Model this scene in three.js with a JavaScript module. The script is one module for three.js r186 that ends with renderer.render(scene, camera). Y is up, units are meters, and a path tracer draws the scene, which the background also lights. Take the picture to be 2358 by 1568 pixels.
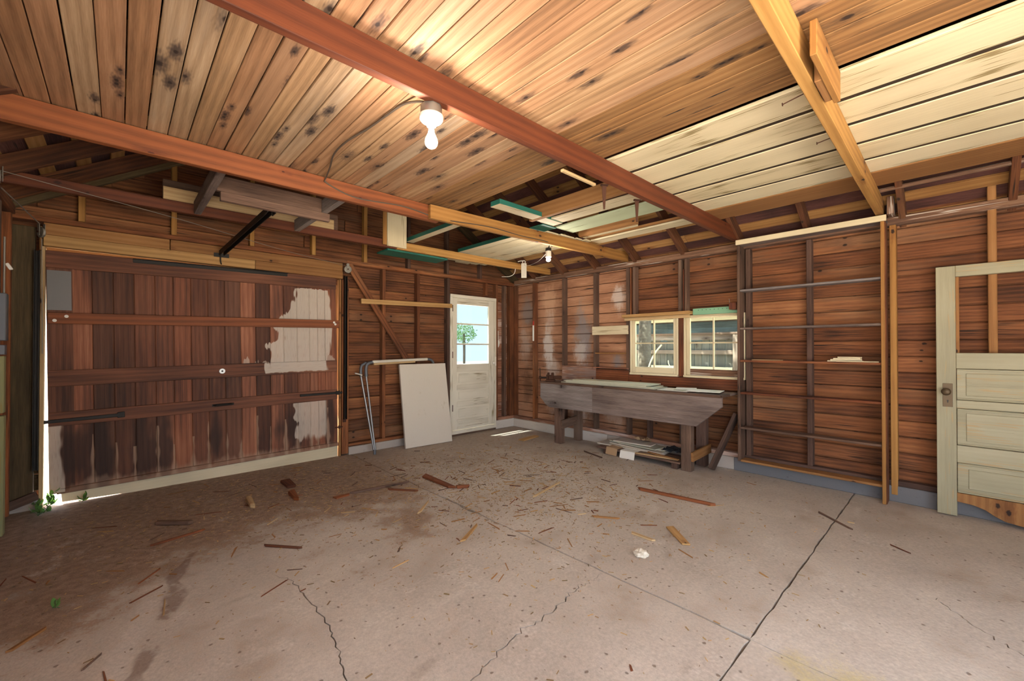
import * as THREE from 'three';
import { mergeGeometries } from 'three/addons/utils/BufferGeometryUtils.js';

// ------------------------------------------------------------------ camera, sky, sun, exposure
const scene = new THREE.Scene();
const camera = new THREE.PerspectiveCamera(78.17, 2358 / 1568, 0.05, 200);
camera.position.set(-4.973, 1.35, 5.262);
{
  const th = THREE.MathUtils.degToRad(46.85), p = THREE.MathUtils.degToRad(0.5);
  camera.lookAt(-4.973 + Math.cos(th) * Math.cos(p), 1.35 + Math.sin(p), 5.262 - Math.sin(th) * Math.cos(p));
}
camera.setViewOffset(2358, 1568, 0, -8, 2358, 1568);
const renderer = new THREE.WebGLRenderer({ antialias: true });
renderer.toneMapping = THREE.LinearToneMapping;
renderer.toneMappingExposure = 1.24;
renderer.shadowMap.enabled = true;
renderer.shadowMap.type = THREE.PCFSoftShadowMap;

scene.background = new THREE.Color().setRGB(0.78, 0.88, 1.0);
scene.backgroundIntensity = 5.5;
const sun = new THREE.DirectionalLight(0xfff6ea, 62.0);
sun.position.set(-8.7, 20, -3.2);
sun.target.position.set(-2.5, 0, 3);
sun.castShadow = true;
Object.assign(sun.shadow.camera, { left: -14, right: 14, top: 14, bottom: -14, near: 0.5, far: 50 });
sun.shadow.mapSize.set(2048, 2048);
scene.add(sun, sun.target);
const BULB_POWER = 1.9;

// ------------------------------------------------------------------ helpers
function rng(seed) { let a = seed >>> 0; return () => { a = (a + 0x6D2B79F5) | 0; let t = Math.imul(a ^ (a >>> 15), 1 | a); t = (t + Math.imul(t ^ (t >>> 7), 61 | t)) ^ t; return ((t ^ (t >>> 14)) >>> 0) / 4294967296; }; }
const rnd = rng(20240611);
const rr = (a, b) => a + (b - a) * rnd();
const clamp = (x, a = 0, b = 1) => Math.min(b, Math.max(a, x));
const sstep = (a, b, x) => { const t = clamp((x - a) / (b - a)); return t * t * (3 - 2 * t); };
const V = (x, y, z) => new THREE.Vector3(x, y, z);
const used = new Map();
function numbered(n) { const k = used.get(n) || 0; used.set(n, k + 1); return k ? n + '_' + String(k).padStart(3, '0') : n; }
function T(name, label, category, pos = [0, 0, 0], group, kind) {
  const g = new THREE.Group(); g.name = numbered(name); g.position.set(...pos);
  g.userData = { label, category };
  if (group) g.userData.group = group;
  if (kind) g.userData.kind = kind;
  scene.add(g); return g;
}
const S = (name, label, category, pos) => T(name, label, category, pos, undefined, 'structure');
function org(o) { const v = V(0, 0, 0); while (o && o !== scene) { v.add(o.position); o = o.parent; } return v; }
function add(parent, name, geo, mat, label) {
  const m = new THREE.Mesh(geo, mat); m.name = name; m.castShadow = true; m.receiveShadow = true;
  if (label) m.userData.label = label;
  if (parent) parent.add(m); return m;
}
function single(name, label, category, geo, mat, pos, group, kind) {
  const m = add(scene, numbered(name), geo, mat); m.position.set(...pos); m.userData = { label, category };
  if (group) m.userData.group = group; if (kind) m.userData.kind = kind; return m;
}
const TW = 2.4, TH = 0.6;
// chamfered box, uv in metres along the grain (longest axis), random place in the texture
function boxUV(g, axis, uo, vo) {
  const p = g.attributes.position, n = p.count, uv = new Float32Array(n * 2), c = [0, 0, 0];
  const A = V(), B = V(), C = V(), N = V();
  for (let i = 0; i < n; i += 3) {
    A.fromBufferAttribute(p, i); B.fromBufferAttribute(p, i + 1); C.fromBufferAttribute(p, i + 2);
    N.copy(B).sub(A).cross(C.clone().sub(A));
    const ab = [Math.abs(N.x), Math.abs(N.y), Math.abs(N.z)]; let d = ab[0] >= ab[1] && ab[0] >= ab[2] ? 0 : ab[1] >= ab[2] ? 1 : 2;
    for (let k = 0; k < 3; k++) {
      const q = [p.getX(i + k), p.getY(i + k), p.getZ(i + k)]; let u, v;
      if (d === axis) { const o = [0, 1, 2].filter((e) => e !== axis); u = q[o[0]] * 0.5; v = q[o[1]]; }
      else { const o = 3 - axis - d; u = q[axis]; v = q[o] + (d > o ? 0.07 : 0); }
      uv[(i + k) * 2] = (u + uo) / TW; uv[(i + k) * 2 + 1] = (v + vo) / TH;
    }
  }
  g.setAttribute('uv', new THREE.BufferAttribute(uv, 2)); return g;
}
function chbox(sx, sy, sz, ch = 0.003, axis, uo = rr(0, 2.4), vo = rr(0, 0.6)) {
  const h = [sx / 2, sy / 2, sz / 2]; ch = Math.min(ch, h[0] * 0.6, h[1] * 0.6, h[2] * 0.6);
  if (axis === undefined) axis = sx >= sy && sx >= sz ? 0 : sy >= sz ? 1 : 2;
  const out = [];
  const P = (s, inset) => s.map((e, i) => e * (h[i] - (inset === i ? 0 : ch)));
  const tri = (a, b, c) => {
    const A = V(...a), n = V(...b).sub(A).cross(V(...c).sub(A)), m = V(a[0] + b[0] + c[0], a[1] + b[1] + c[1], a[2] + b[2] + c[2]);
    n.dot(m) >= 0 ? out.push(...a, ...b, ...c) : out.push(...a, ...c, ...b);
  };
  const quad = (a, b, c, d) => { tri(a, b, c); tri(a, c, d); };
  for (let ax = 0; ax < 3; ax++) {
    const b = (ax + 1) % 3, c = (ax + 2) % 3;
    for (const s of [-1, 1]) {
      const mk = (sb, sc) => { const e = [0, 0, 0]; e[ax] = s; e[b] = sb; e[c] = sc; return P(e, ax); };
      quad(mk(-1, -1), mk(1, -1), mk(1, 1), mk(-1, 1));
    }
    for (const sb of [-1, 1]) for (const sc of [-1, 1]) { // edges along ax between faces b and c
      const mk = (s, f) => { const e = [0, 0, 0]; e[ax] = s; e[b] = sb; e[c] = sc; return P(e, f); };
      quad(mk(-1, b), mk(1, b), mk(1, c), mk(-1, c));
    }
  }
  for (const i of [-1, 1]) for (const j of [-1, 1]) for (const k of [-1, 1]) tri(P([i, j, k], 0), P([i, j, k], 1), P([i, j, k], 2));
  const g = new THREE.BufferGeometry();
  g.setAttribute('position', new THREE.Float32BufferAttribute(out, 3));
  boxUV(g, axis, uo, vo); g.computeVertexNormals(); return g;
}
const pick = (m) => Array.isArray(m) ? m[Math.floor(rnd() * m.length)] : m;
// plank given by its world extents
function pl(parent, name, mat, x0, x1, y0, y1, z0, z1, ch = 0.003, axis, label) {
  const m = add(parent, name, chbox(x1 - x0, y1 - y0, z1 - z0, ch, axis), pick(mat), label);
  m.position.set((x0 + x1) / 2, (y0 + y1) / 2, (z0 + z1) / 2).sub(org(parent)); return m;
}
// bar of section w (sideways) x h (along up) from A to B
function bar(parent, name, mat, A, B, w, h, up = V(0, 1, 0), ch = 0.003) {
  const L = A.distanceTo(B), m = add(parent, name, chbox(w, h, L, ch, 2), pick(mat));
  const z = B.clone().sub(A).normalize(), x = up.clone().cross(z).normalize(), y = z.clone().cross(x);
  m.quaternion.setFromRotationMatrix(new THREE.Matrix4().makeBasis(x, y, z));
  m.position.copy(A).add(B).multiplyScalar(0.5).sub(org(parent)); return m;
}
function planar(g, ax, ay, uo = rr(0, 2), vo = rr(0, 0.5), swap = false) { // uv in metres from two axes
  const p = g.attributes.position, uv = new Float32Array(p.count * 2), G = ['getX', 'getY', 'getZ'];
  for (let i = 0; i < p.count; i++) { const a = p[G[ax]](i), b = p[G[ay]](i); uv[i * 2] = (a + uo) / TW; uv[i * 2 + 1] = (b + vo) / TH; }
  g.setAttribute('uv', new THREE.BufferAttribute(uv, 2)); return g;
}
function tube(parent, name, mat, pts, r, seg, rad = 8, tension = 0.5) {
  const c = pts.length === 2 ? new THREE.LineCurve3(pts[0], pts[1]) : new THREE.CatmullRomCurve3(pts, false, 'catmullrom', tension);
  const o = org(parent), g = new THREE.TubeGeometry(c, seg || pts.length * 6, r, rad, false);
  const m = add(parent, name, g, mat); m.position.copy(o).negate(); return m;
}
function lathe(parent, name, mat, prof, seg = 24) { return add(parent, name, new THREE.LatheGeometry(prof.map((p) => new THREE.Vector2(p[0], p[1])), seg), mat); }
function extr(shapePts, depth, ch = 0.002, holes) {
  const s = new THREE.Shape(shapePts.map((p) => new THREE.Vector2(p[0], p[1])));
  if (holes) for (const h of holes) s.holes.push(new THREE.Path(h.map((p) => new THREE.Vector2(p[0], p[1]))));
  return new THREE.ExtrudeGeometry(s, { depth, bevelEnabled: ch > 0, bevelSize: ch, bevelThickness: ch, bevelSegments: 1, steps: 1 });
}

// ------------------------------------------------------------------ textures
function noise(seed) { // gradient noise, range about -1..1
  const r = rng(seed), p = new Uint8Array(512), gx = new Float32Array(256), gy = new Float32Array(256);
  for (let i = 0; i < 256; i++) { p[i] = i; const a = r() * 6.28318; gx[i] = Math.cos(a) * 1.55; gy[i] = Math.sin(a) * 1.55; }
  for (let i = 255; i > 0; i--) { const j = (r() * (i + 1)) | 0, t = p[i]; p[i] = p[j]; p[j] = t; }
  for (let i = 0; i < 256; i++) p[256 + i] = p[i];
  return (x, y) => {
    const fx = Math.floor(x), fy = Math.floor(y), X = fx & 255, Y = fy & 255; x -= fx; y -= fy;
    const u = x * x * x * (x * (x * 6 - 15) + 10), v = y * y * y * (y * (y * 6 - 15) + 10);
    const a = p[X] + Y, b = p[X + 1] + Y, h0 = p[a & 511], h1 = p[b & 511], h2 = p[(a + 1) & 511], h3 = p[(b + 1) & 511];
    const n0 = gx[h0] * x + gy[h0] * y, n1 = gx[h1] * (x - 1) + gy[h1] * y, n2 = gx[h2] * x + gy[h2] * (y - 1), n3 = gx[h3] * (x - 1) + gy[h3] * (y - 1);
    const q = n0 + u * (n1 - n0); return q + v * (n2 + u * (n3 - n2) - q);
  };
}
function dtex(data, w, h, srgb = true, wrap = THREE.MirroredRepeatWrapping) {
  const t = new THREE.DataTexture(data, w, h, THREE.RGBAFormat); t.wrapS = t.wrapT = wrap; t.magFilter = THREE.LinearFilter; t.minFilter = THREE.LinearMipmapLinearFilter; t.generateMipmaps = true;
  t.colorSpace = srgb ? THREE.SRGBColorSpace : THREE.NoColorSpace; t.needsUpdate = true; return t;
}
const mxi = (c, b, t) => { if (t <= 0) return; c[0] += (b[0] - c[0]) * t; c[1] += (b[1] - c[1]) * t; c[2] += (b[2] - c[2]) * t; };
const mix3 = (a, b, t) => [a[0] + (b[0] - a[0]) * t, a[1] + (b[1] - a[1]) * t, a[2] + (b[2] - a[2]) * t];
function woodTex(seed, o, W = 1536, H = 384) {
  const n1 = noise(seed), n2 = noise(seed + 1), r = rng(seed + 7), d = new Uint8Array(W * H * 4), bm = new Uint8Array(W * H * 4);
  const K = []; for (let i = 0; i < (o.knots || 0); i++) K.push([r() * TW, r() * TH, 0.005 + r() * 0.008, 0.6 + r() * 0.9, (r() - 0.5) * 2]);
  for (let j = 0; j < H; j++) for (let i = 0; i < W; i++) {
    const u = i / W * TW, v = j / H * TH;
    let warp = n1(u * 0.7, v * 3.5) * 0.02, kn = 0, halo = 0;
    for (const k of K) {
      const dx = (u - k[0]), dy = (v - k[1]); if (dx > 0.3 || dx < -0.3 || dy > 0.1 || dy < -0.1) continue;
      const e = Math.sqrt(dx * dx * 0.35 + dy * dy), q = k[2];
      warp += Math.sign(dy || 1) * 0.02 * Math.exp(-(dx * dx) / 0.008 - Math.abs(dy) / 0.03);
      kn = Math.max(kn, 1 - sstep(q * 0.6, q * 1.3, e + n2(u * 90, v * 90) * q * 0.2));
      const hx = dx - k[4] * 0.03; halo = Math.max(halo, k[3] * (1 - sstep(0, q * 4.2, Math.sqrt(hx * hx * 0.12 + dy * dy) + n2(u * 30, v * 120) * q * 1.1)));
    }
    const ring = Math.sin((v + warp) * 6.283 * (o.rings || 28) + n1(u * 0.4 + 9, v * 6) * 3);
    const fine = n2(u * 5, v * 190), fin2 = n1(u * 18 + 3, v * 420);
    const blot = n1(u * 0.9 + 5, v * 3) * 0.6 + n2(u * 3.1, v * 9) * 0.4;
    let t = 0.5 + (o.ring ?? 0.12) * ring + (o.grain ?? 0.16) * fine + (o.grain ?? 0.16) * 0.6 * fin2 + (o.blot ?? 0.3) * blot;
    t = clamp(t);
    let c = t < 0.5 ? mix3(o.a, o.b, t * 2) : mix3(o.b, o.c, t * 2 - 1);
    let bump = 0.5 + 0.16 * ring + 0.2 * fine + 0.14 * fin2;
    if (o.grey) { const g = sstep(0.1, 0.75, n2(u * 0.8 + 20, v * 4 + 3) + 0.35 * n1(u * 4, v * 60)) * o.grey; mxi(c, o.greyC || [120, 112, 104], g); }
    if (o.streak) { const s = n1(u * 1.1 + 40, v * 38) * 0.7 + n2(u * 5, v * 120 + 8) * 0.3, k = sstep(0.62 - o.streak * 0.3, 0.85, s) * 0.85; mxi(c, o.streakC || [28, 20, 16], k); bump -= k * 0.4; }
    if (o.wash) { const s = n2(u * 0.9 + 60, v * 2.2) * 0.75 + n1(u * 6, v * 40) * 0.28, k = sstep(o.washT ?? 0.45, (o.washT ?? 0.45) + 0.4, s) * o.wash; mxi(c, o.washC || [190, 176, 164], k); }
    if (halo > 0) mxi(c, o.haloC || [52, 42, 38], clamp(halo) * (o.halo ?? 0.6));
    if (kn > 0) { mxi(c, o.knotC || [38, 24, 16], kn * 0.85); bump -= kn * 0.2; }
    if (o.wear) { const s = n1(u * 1.4 + 70, v * 11) * 0.55 + n2(u * 5, v * 110) * 0.45, k = sstep(o.wearT ?? 0.45, (o.wearT ?? 0.45) + 0.12, s) * o.wear; mxi(c, o.wearC || [150, 120, 90], k); bump -= k * 0.2; }
    const q = (j * W + i) * 4; d[q] = c[0]; d[q + 1] = c[1]; d[q + 2] = c[2]; d[q + 3] = 255;
    const b = clamp(bump) * 255; bm[q] = bm[q + 1] = bm[q + 2] = b; bm[q + 3] = 255;
  }
  return { map: dtex(d, W, H), bump: dtex(bm, W, H, false) };
}
function mats(tx, tints, rough = 0.85, bump = 0.0015) {
  return tints.map((c) => new THREE.MeshStandardMaterial({ map: tx.map, bumpMap: tx.bump, bumpScale: bump, roughness: rough, color: new THREE.Color(c) }));
}
const txSiding = woodTex(11, { a: [78, 48, 31], b: [144, 94, 60], c: [190, 136, 92], ring: 0.1, grain: 0.16, blot: 0.5, streak: 0.8, knots: 4, halo: 0.15, grey: 0.35, greyC: [124, 104, 88] });
const txWash = woodTex(23, { a: [96, 64, 50], b: [156, 110, 86], c: [200, 160, 134], ring: 0.08, grain: 0.16, blot: 0.5, streak: 0.4, knots: 3, halo: 0.15, wash: 0.85, washT: 0.18, washC: [206, 184, 172], grey: 0.6, greyC: [128, 118, 118] });
const txCeil = woodTex(37, { a: [116, 92, 66], b: [166, 136, 104], c: [200, 174, 142], ring: 0.12, rings: 24, grain: 0.13, blot: 0.32, streak: 0.12, streakC: [70, 48, 34], knots: 17, halo: 0.75, grey: 0.4, greyC: [150, 130, 110] }, 2048, 512);
const txJoist = woodTex(41, { a: [92, 52, 28], b: [146, 88, 50], c: [180, 118, 72], ring: 0.14, rings: 18, grain: 0.1, blot: 0.25, knots: 7, halo: 0.35, knotC: [70, 28, 14], haloC: [90, 40, 22] });
const txPale = woodTex(53, { a: [148, 118, 80], b: [188, 158, 114], c: [214, 188, 146], ring: 0.14, rings: 22, grain: 0.1, blot: 0.3, knots: 6, halo: 0.4, haloC: [120, 80, 44] });
const txGrey = woodTex(61, { a: [76, 66, 62], b: [128, 117, 112], c: [168, 158, 152], ring: 0.05, rings: 16, grain: 0.2, blot: 0.4, streak: 0.3, knots: 7, halo: 0.5, grey: 0.4, greyC: [124, 122, 128] });
const txWhite = woodTex(71, { a: [196, 188, 168], b: [222, 216, 198], c: [236, 230, 214], ring: 0.02, grain: 0.07, blot: 0.45, wear: 0.8, wearT: 0.4, wearC: [134, 120, 88] });
const txGreen = woodTex(83, { a: [22, 74, 62], b: [36, 104, 90], c: [58, 130, 112], ring: 0.03, grain: 0.08, blot: 0.4, wear: 0.6, wearT: 0.55, wearC: [20, 40, 34] });
const txDoor = woodTex(97, { a: [128, 122, 96], b: [158, 152, 124], c: [178, 172, 146], ring: 0.03, grain: 0.08, blot: 0.35, wear: 0.75, wearT: 0.26, wearC: [172, 144, 100] });
const txShingle = woodTex(101, { a: [44, 24, 22], b: [84, 50, 44], c: [124, 84, 72], ring: 0.02, grain: 0.2, blot: 0.6, streak: 0.3 });
const txMold = woodTex(113, { a: [54, 44, 28], b: [92, 76, 52], c: [126, 108, 78], ring: 0.05, grain: 0.15, blot: 0.5, grey: 0.4, greyC: [76, 68, 48], streak: 0.4 });
const txPlate = woodTex(127, { a: [70, 50, 40], b: [116, 84, 64], c: [150, 118, 92], grain: 0.2, blot: 0.4, wear: 0.9, wearT: 0.3, wearC: [202, 196, 186], streak: 0.3 });

const M = {};
M.siding = mats(txSiding, [0xe0dad2, 0xd8ccc0, 0xccc0b4, 0xe4dacf, 0xd2c4b4], 0.9, 0.002);
M.wash = mats(txWash, [0xffffff, 0xf4e6dc, 0xe4d0c4], 0.9, 0.002);
M.stud = mats(txSiding, [0xe8d8c8, 0xd0bca8, 0xf4dcc4], 0.9);
M.studDark = mats(txGrey, [0xb09080, 0xa88a78], 0.9);
M.ceil = mats(txCeil, [0xffffff, 0xfbe8da, 0xf4dccc, 0xfff4e6, 0xeed6c4, 0xf6e0d6], 0.82, 0.001);
M.ceilDark = mats(txCeil, [0xd2ba92, 0xc2aa84, 0xdac096], 0.85, 0.001);
M.joist = mats(txJoist, [0xe6d4c0, 0xac8e7a], 0.7, 0.0008);
M.joistTan = mats(txPale, [0xe8cc98, 0xdcbc88], 0.8, 0.001);
M.pale = mats(txPale, [0xffffff, 0xf6e4c8], 0.8, 0.001);
M.paleBrown = mats(txPale, [0xccac8c, 0xc0a080, 0xd4b494], 0.82, 0.001);
M.grey = mats(txGrey, [0xffffff, 0xf2e8e2, 0xe8d8cc], 0.85, 0.0015);
M.greyBrown = mats(txGrey, [0xd0b09a, 0xc4a48c, 0xdcc0a8], 0.88, 0.0015);
M.white = mats(txWhite, [0xfaf2de, 0xf4ead2], 0.7, 0.0006);
M.whiteWarm = mats(txWhite, [0xf6ecd8], 0.7, 0.0006);
M.green = mats(txGreen, [0xffffff], 0.6, 0.0006);
M.greenPale = mats(txWhite, [0xd4e6d2], 0.7, 0.0006);
M.teal = mats(txGreen, [0xc8ffff], 0.55, 0.0006);
M.door = mats(txDoor, [0xffffff], 0.6, 0.0008);
M.shingle = mats(txShingle, [0xffffff], 0.95, 0.003);
M.seam = mats(txMold, [0x8c7658], 0.95, 0.002);
M.mold = mats(txMold, [0xffffff, 0xe0d8c0], 0.95, 0.002);
M.batten = mats(txPale, [0xd8c0a0, 0xc8ac88, 0xe0c8a8], 0.9, 0.0015);
M.rafter = mats(txSiding, [0xb0a090, 0x9c8c7c], 0.85, 0.001);
M.plate = mats(txPlate, [0xffffff], 0.9, 0.0015);
M.brown = mats(txSiding, [0xd8b8a0, 0xc8a890], 0.85);
const mk = (c, r = 0.6, m = 0, e) => new THREE.MeshStandardMaterial({ color: c, roughness: r, metalness: m, ...(e || {}) });
M.iron = mk(0x2a2724, 0.55, 0.6); M.rust = mk(0x4c2e20, 0.85, 0.3); M.steel = mk(0x9a9a98, 0.4, 0.85); M.pipe = mk(0x6c7076, 0.5, 0.4);
M.sheet = mk(0x6e6c6a, 0.5, 0.6); M.porcelain = mk(0xe9e4d8, 0.3); M.whitePlastic = mk(0xe8e4da, 0.45); M.black = mk(0x16181a, 0.6);
M.brass = mk(0x5c4c38, 0.5, 0.6); M.cable = mk(0x55483c, 0.7); M.wire = mk(0x8c867c, 0.5, 0.4); M.cream = mk(0xd9d2c2, 0.6); M.paper = mk(0xece9e0, 0.85, 0, { side: THREE.DoubleSide });
M.card = mk(0xa98a68, 0.9, 0, { side: THREE.DoubleSide }); M.cloth = mk(0x2c3038, 0.95, 0, { side: THREE.DoubleSide }); M.red = mk(0xb5301f, 0.7); M.doorWhite = mats(txWhite, [0xffffff], 0.55, 0.0006);
M.soil = mk(0x3a2c22, 1); M.leaf = new THREE.MeshPhysicalMaterial({ color: 0x5c8c3c, roughness: 0.8, transmission: 0.3, thickness: 0, side: THREE.DoubleSide });
M.leafDark = new THREE.MeshPhysicalMaterial({ color: 0x4c7040, roughness: 0.85, transmission: 0.25, thickness: 0, side: THREE.DoubleSide });
M.glass = new THREE.MeshPhysicalMaterial({ color: 0xf4faf8, roughness: 0.03, transmission: 1, thickness: 0, ior: 1.45 });
M.glassDusty = new THREE.MeshPhysicalMaterial({ color: 0xa8b0b2, roughness: 0.08, transmission: 1, thickness: 0, ior: 1.45 });
M.glassWindow = new THREE.MeshPhysicalMaterial({ color: 0xdde6e2, roughness: 0.04, transmission: 1, thickness: 0, ior: 1.45 });
M.bulb = new THREE.MeshStandardMaterial({ color: 0xffffff, emissive: 0xffe6c0, emissiveIntensity: 6 });
// panel (drywall/laminate) white with faint scuffs
function scuffTex(seed, base, dark, amt) {
  const W = 512, H = 512, d = new Uint8Array(W * H * 4), n = noise(seed);
  for (let j = 0; j < H; j++) for (let i = 0; i < W; i++) {
    const s = n(i * 0.012, j * 0.012) * 0.5 + n(i * 0.05, j * 0.05) * 0.3, k = sstep(0.3, 0.8, s) * amt + sstep(0.72, 0.9, n(i * 0.09 + 9, j * 0.16)) * amt, f = n(i * 0.7, j * 0.7) * 0.015;
    const c = mix3(base, dark, clamp(k)); const q = (j * W + i) * 4; for (let e = 0; e < 3; e++) d[q + e] = clamp(c[e] / 255 + f) * 255; d[q + 3] = 255;
  }
  return dtex(d, W, H);
}
const txPanel = scuffTex(5, [214, 205, 190], [176, 158, 128], 0.4);
M.panel = new THREE.MeshStandardMaterial({ map: txPanel, roughness: 0.7 });
M.panelGreen = new THREE.MeshStandardMaterial({ map: txPanel, roughness: 0.55, color: 0xe6f2ea });
M.concrete = new THREE.MeshStandardMaterial({ map: scuffTex(9, [176, 166, 156], [120, 108, 98], 0.7), roughness: 0.95 });
M.concreteWhite = new THREE.MeshStandardMaterial({ map: scuffTex(10, [208, 200, 190], [150, 136, 122], 0.7), roughness: 0.95 });
M.concreteBlue = new THREE.MeshStandardMaterial({ map: scuffTex(12, [110, 110, 112], [60, 55, 52], 0.9), roughness: 0.95 });

// ------------------------------------------------------------------ floor: concrete slabs with real joints and cracks
const XL = -5.65, ZB = 7.0;
const fA = noise(301), fB = noise(302), fC = noise(303);
const FCA = [146, 126, 108], FCB = [214, 208, 200], FC0 = [168, 157, 146], FC1 = [204, 195, 184], FC2 = [208, 200, 192], FC3 = [132, 116, 104], FC4 = [130, 106, 88], FC5 = [158, 132, 112], FC6 = [92, 70, 54], FC7 = [104, 82, 72], FC8 = [206, 198, 190], FC9 = [186, 172, 112], FC10 = [92, 76, 64];
function floorColour(x, z) {
  let c = mix3(FC0, FC1, clamp(0.5 + 0.5 * (fA(x * 0.9, z * 0.9) * 0.6 + fB(x * 3.1, z * 3.1) * 0.4)));
  const str = fA(x * 1.3 + 50, z * 5.5 + x * 2.2) * 0.6 + fB(x * 4 + z * 1.5, z * 14) * 0.4; // trowel and drag marks
  mxi(c, FC2, sstep(0.35, 0.9, str) * 0.5);
  mxi(c, FC3, sstep(0.4, 0.95, -str) * 0.4);
  const g1 = fC(x * 22, z * 22), g2 = fB(x * 60, z * 60), g3 = fA(x * 160, z * 160);
  // trodden brown dirt blown in under the big door, ragged outline
  const reg = 2.3 - 0.55 * sstep(-3.6, -1.8, x) - z + fA(x * 0.7 + 4, z * 0.7) * 0.9 + fB(x * 2.6, z * 2.6) * 0.5 + fC(x * 7, z * 7) * 0.35 + g1 * 0.3 + g2 * 0.25;
  const dirt = sstep(-0.1, 0.75, reg) * (1 - 0.65 * sstep(-3.4, -2.2, x + 0.3 * fB(x * 2, z * 2)));
  mxi(c, mix3(FC4, FC5, clamp(0.5 + g1 * 0.6 + g3 * 0.4)), dirt * 0.88);
  mxi(c, FCA, sstep(0.1, 0.8, fB(x * 1.9 + 9, z * 1.9) * 0.6 + fC(x * 6, z * 6) * 0.35 + g1 * 0.25 + g2 * 0.2) * 0.45); mxi(c, FCB, sstep(0.3, 0.8, fA(x * 2.4 + 31, z * 2.4) * 0.6 + fC(x * 9 + 4, z * 9) * 0.4 + g2 * 0.2) * 0.4);
  // damp oil streak
  const sx = -4.58 - (z - 1.7) * 0.27 + fB(1.5, z * 3) * 0.05, sw = 0.05 + 0.05 * fA(8, z * 4), st = (1 - sstep(sw * 0.5, sw, Math.abs(x - sx) + g1 * 0.012)) * sstep(1.6, 1.8, z) * (1 - sstep(2.9, 3.05, z));
  mxi(c, FC7, st * sstep(0.0, 0.5, 0.35 + fC(z * 3.2, 7) + g1 * 0.35 + g2 * 0.2) * 0.5);
  const wx = sx - 0.1; mxi(c, FC8, (1 - sstep(0.02, 0.08, Math.abs(x - wx) + g1 * 0.03)) * sstep(2.0, 2.4, z) * 0.5);
  mxi(c, FC9, sstep(0.2, 0.6, 0.55 - Math.sqrt((x + 2.9) ** 2 + (z - 4.95) ** 2) * 1.4 + fB(x * 6, z * 6) * 0.25 + g2 * 0.1) * 0.6); // yellowish spill
  const pit = sstep(0.72, 0.86, fC(x * 34 + 9, z * 34)); mxi(c, FC10, pit * 0.55);
  const f = 1 + g3 * 0.05 + g2 * 0.05 + g1 * 0.03;
  return [c[0] * f, c[1] * f, c[2] * f];
}
function floorMat(x0, x1, z0, z1, W, H) {
  const d = new Uint8Array(W * H * 4), b = new Uint8Array(W * H * 4);
  for (let j = 0; j < H; j++) for (let i = 0; i < W; i++) {
    const x = x0 + (x1 - x0) * (i + 0.5) / W, z = z0 + (z1 - z0) * (j + 0.5) / H, c = floorColour(x, z), q = (j * W + i) * 4;
    d[q] = clamp(c[0], 0, 255); d[q + 1] = clamp(c[1], 0, 255); d[q + 2] = clamp(c[2], 0, 255); d[q + 3] = 255;
    const h = clamp(0.55 + 0.2 * fB(x * 9, z * 9) + 0.15 * fC(x * 60, z * 60) + 0.1 * fA(x * 130, z * 130) - 0.5 * sstep(0.72, 0.86, fC(x * 34 + 9, z * 34))) * 255;
    b[q] = b[q + 1] = b[q + 2] = h; b[q + 3] = 255;
  }
  return new THREE.MeshStandardMaterial({ map: dtex(d, W, H, true, THREE.ClampToEdgeWrapping), bumpMap: dtex(b, W, H, false, THREE.ClampToEdgeWrapping), bumpScale: 0.003, roughness: 0.88 });
}
const floor = S('floor', 'cracked bare concrete garage floor strewn with wood splinters', 'floor');
function slab(pts, holes, rect, W, H) { // pts in (x, z)
  const g = extr(pts.map(([x, z]) => [x, -z]), 0.045, 0, (holes || []).map((h) => h.map(([x, z]) => [x, -z])));
  g.rotateX(-Math.PI / 2); g.translate(0, -0.045, 0);
  const p = g.attributes.position, uv = new Float32Array(p.count * 2);
  for (let i = 0; i < p.count; i++) { uv[i * 2] = (p.getX(i) - rect[0]) / (rect[1] - rect[0]); uv[i * 2 + 1] = (p.getZ(i) - rect[2]) / (rect[3] - rect[2]); }
  g.setAttribute('uv', new THREE.BufferAttribute(uv, 2));
  return add(floor, 'slab', g, floorMat(rect[0], rect[1], rect[2], rect[3], W, H));
}
const JX = -2.835, JZ = 4.59;
function jag(a, b, n, amp, f) { const o = []; for (let i = 0; i <= n; i++) { const t = i / n, e = Math.min(1, t * 8, (1 - t) * 8); const dx = b[0] - a[0], dz = b[1] - a[1], L = Math.hypot(dx, dz), k = amp * e * (fA(f + t * 9, f) + 0.6 * fB(f + t * 30, f)); o.push([a[0] + dx * t - dz / L * k, a[1] + dz * t + dx / L * k]); } return o; }
const j1 = jag([JX, -0.12], [JX, JZ], 70, 0.014, 3), j2e = jag([JX, JZ], [0.1, JZ], 60, 0.008, 11), j2w = jag([XL, JZ], [JX, JZ], 50, 0.008, 17), j3 = jag([JX, JZ], [JX, ZB], 30, 0.01, 23);
const w1 = (z) => 0.0065 + 0.01 * sstep(0.15, 0.7, fC(z * 2.3, 5)) + (z > 2.1 && z < 2.6 ? 0.009 * sstep(0, 0.6, fB(z * 9, 1) + 0.4) : 0);
const off = (line, s, w, axis) => line.map((p) => axis === 0 ? [p[0] + s * (typeof w === 'function' ? w(p[1]) : w), p[1]] : [p[0], p[1] + s * (typeof w === 'function' ? w(p[0]) : w)]);
const w2 = (x) => 0.0052 + 0.004 * fB(x * 4, 2);
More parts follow.
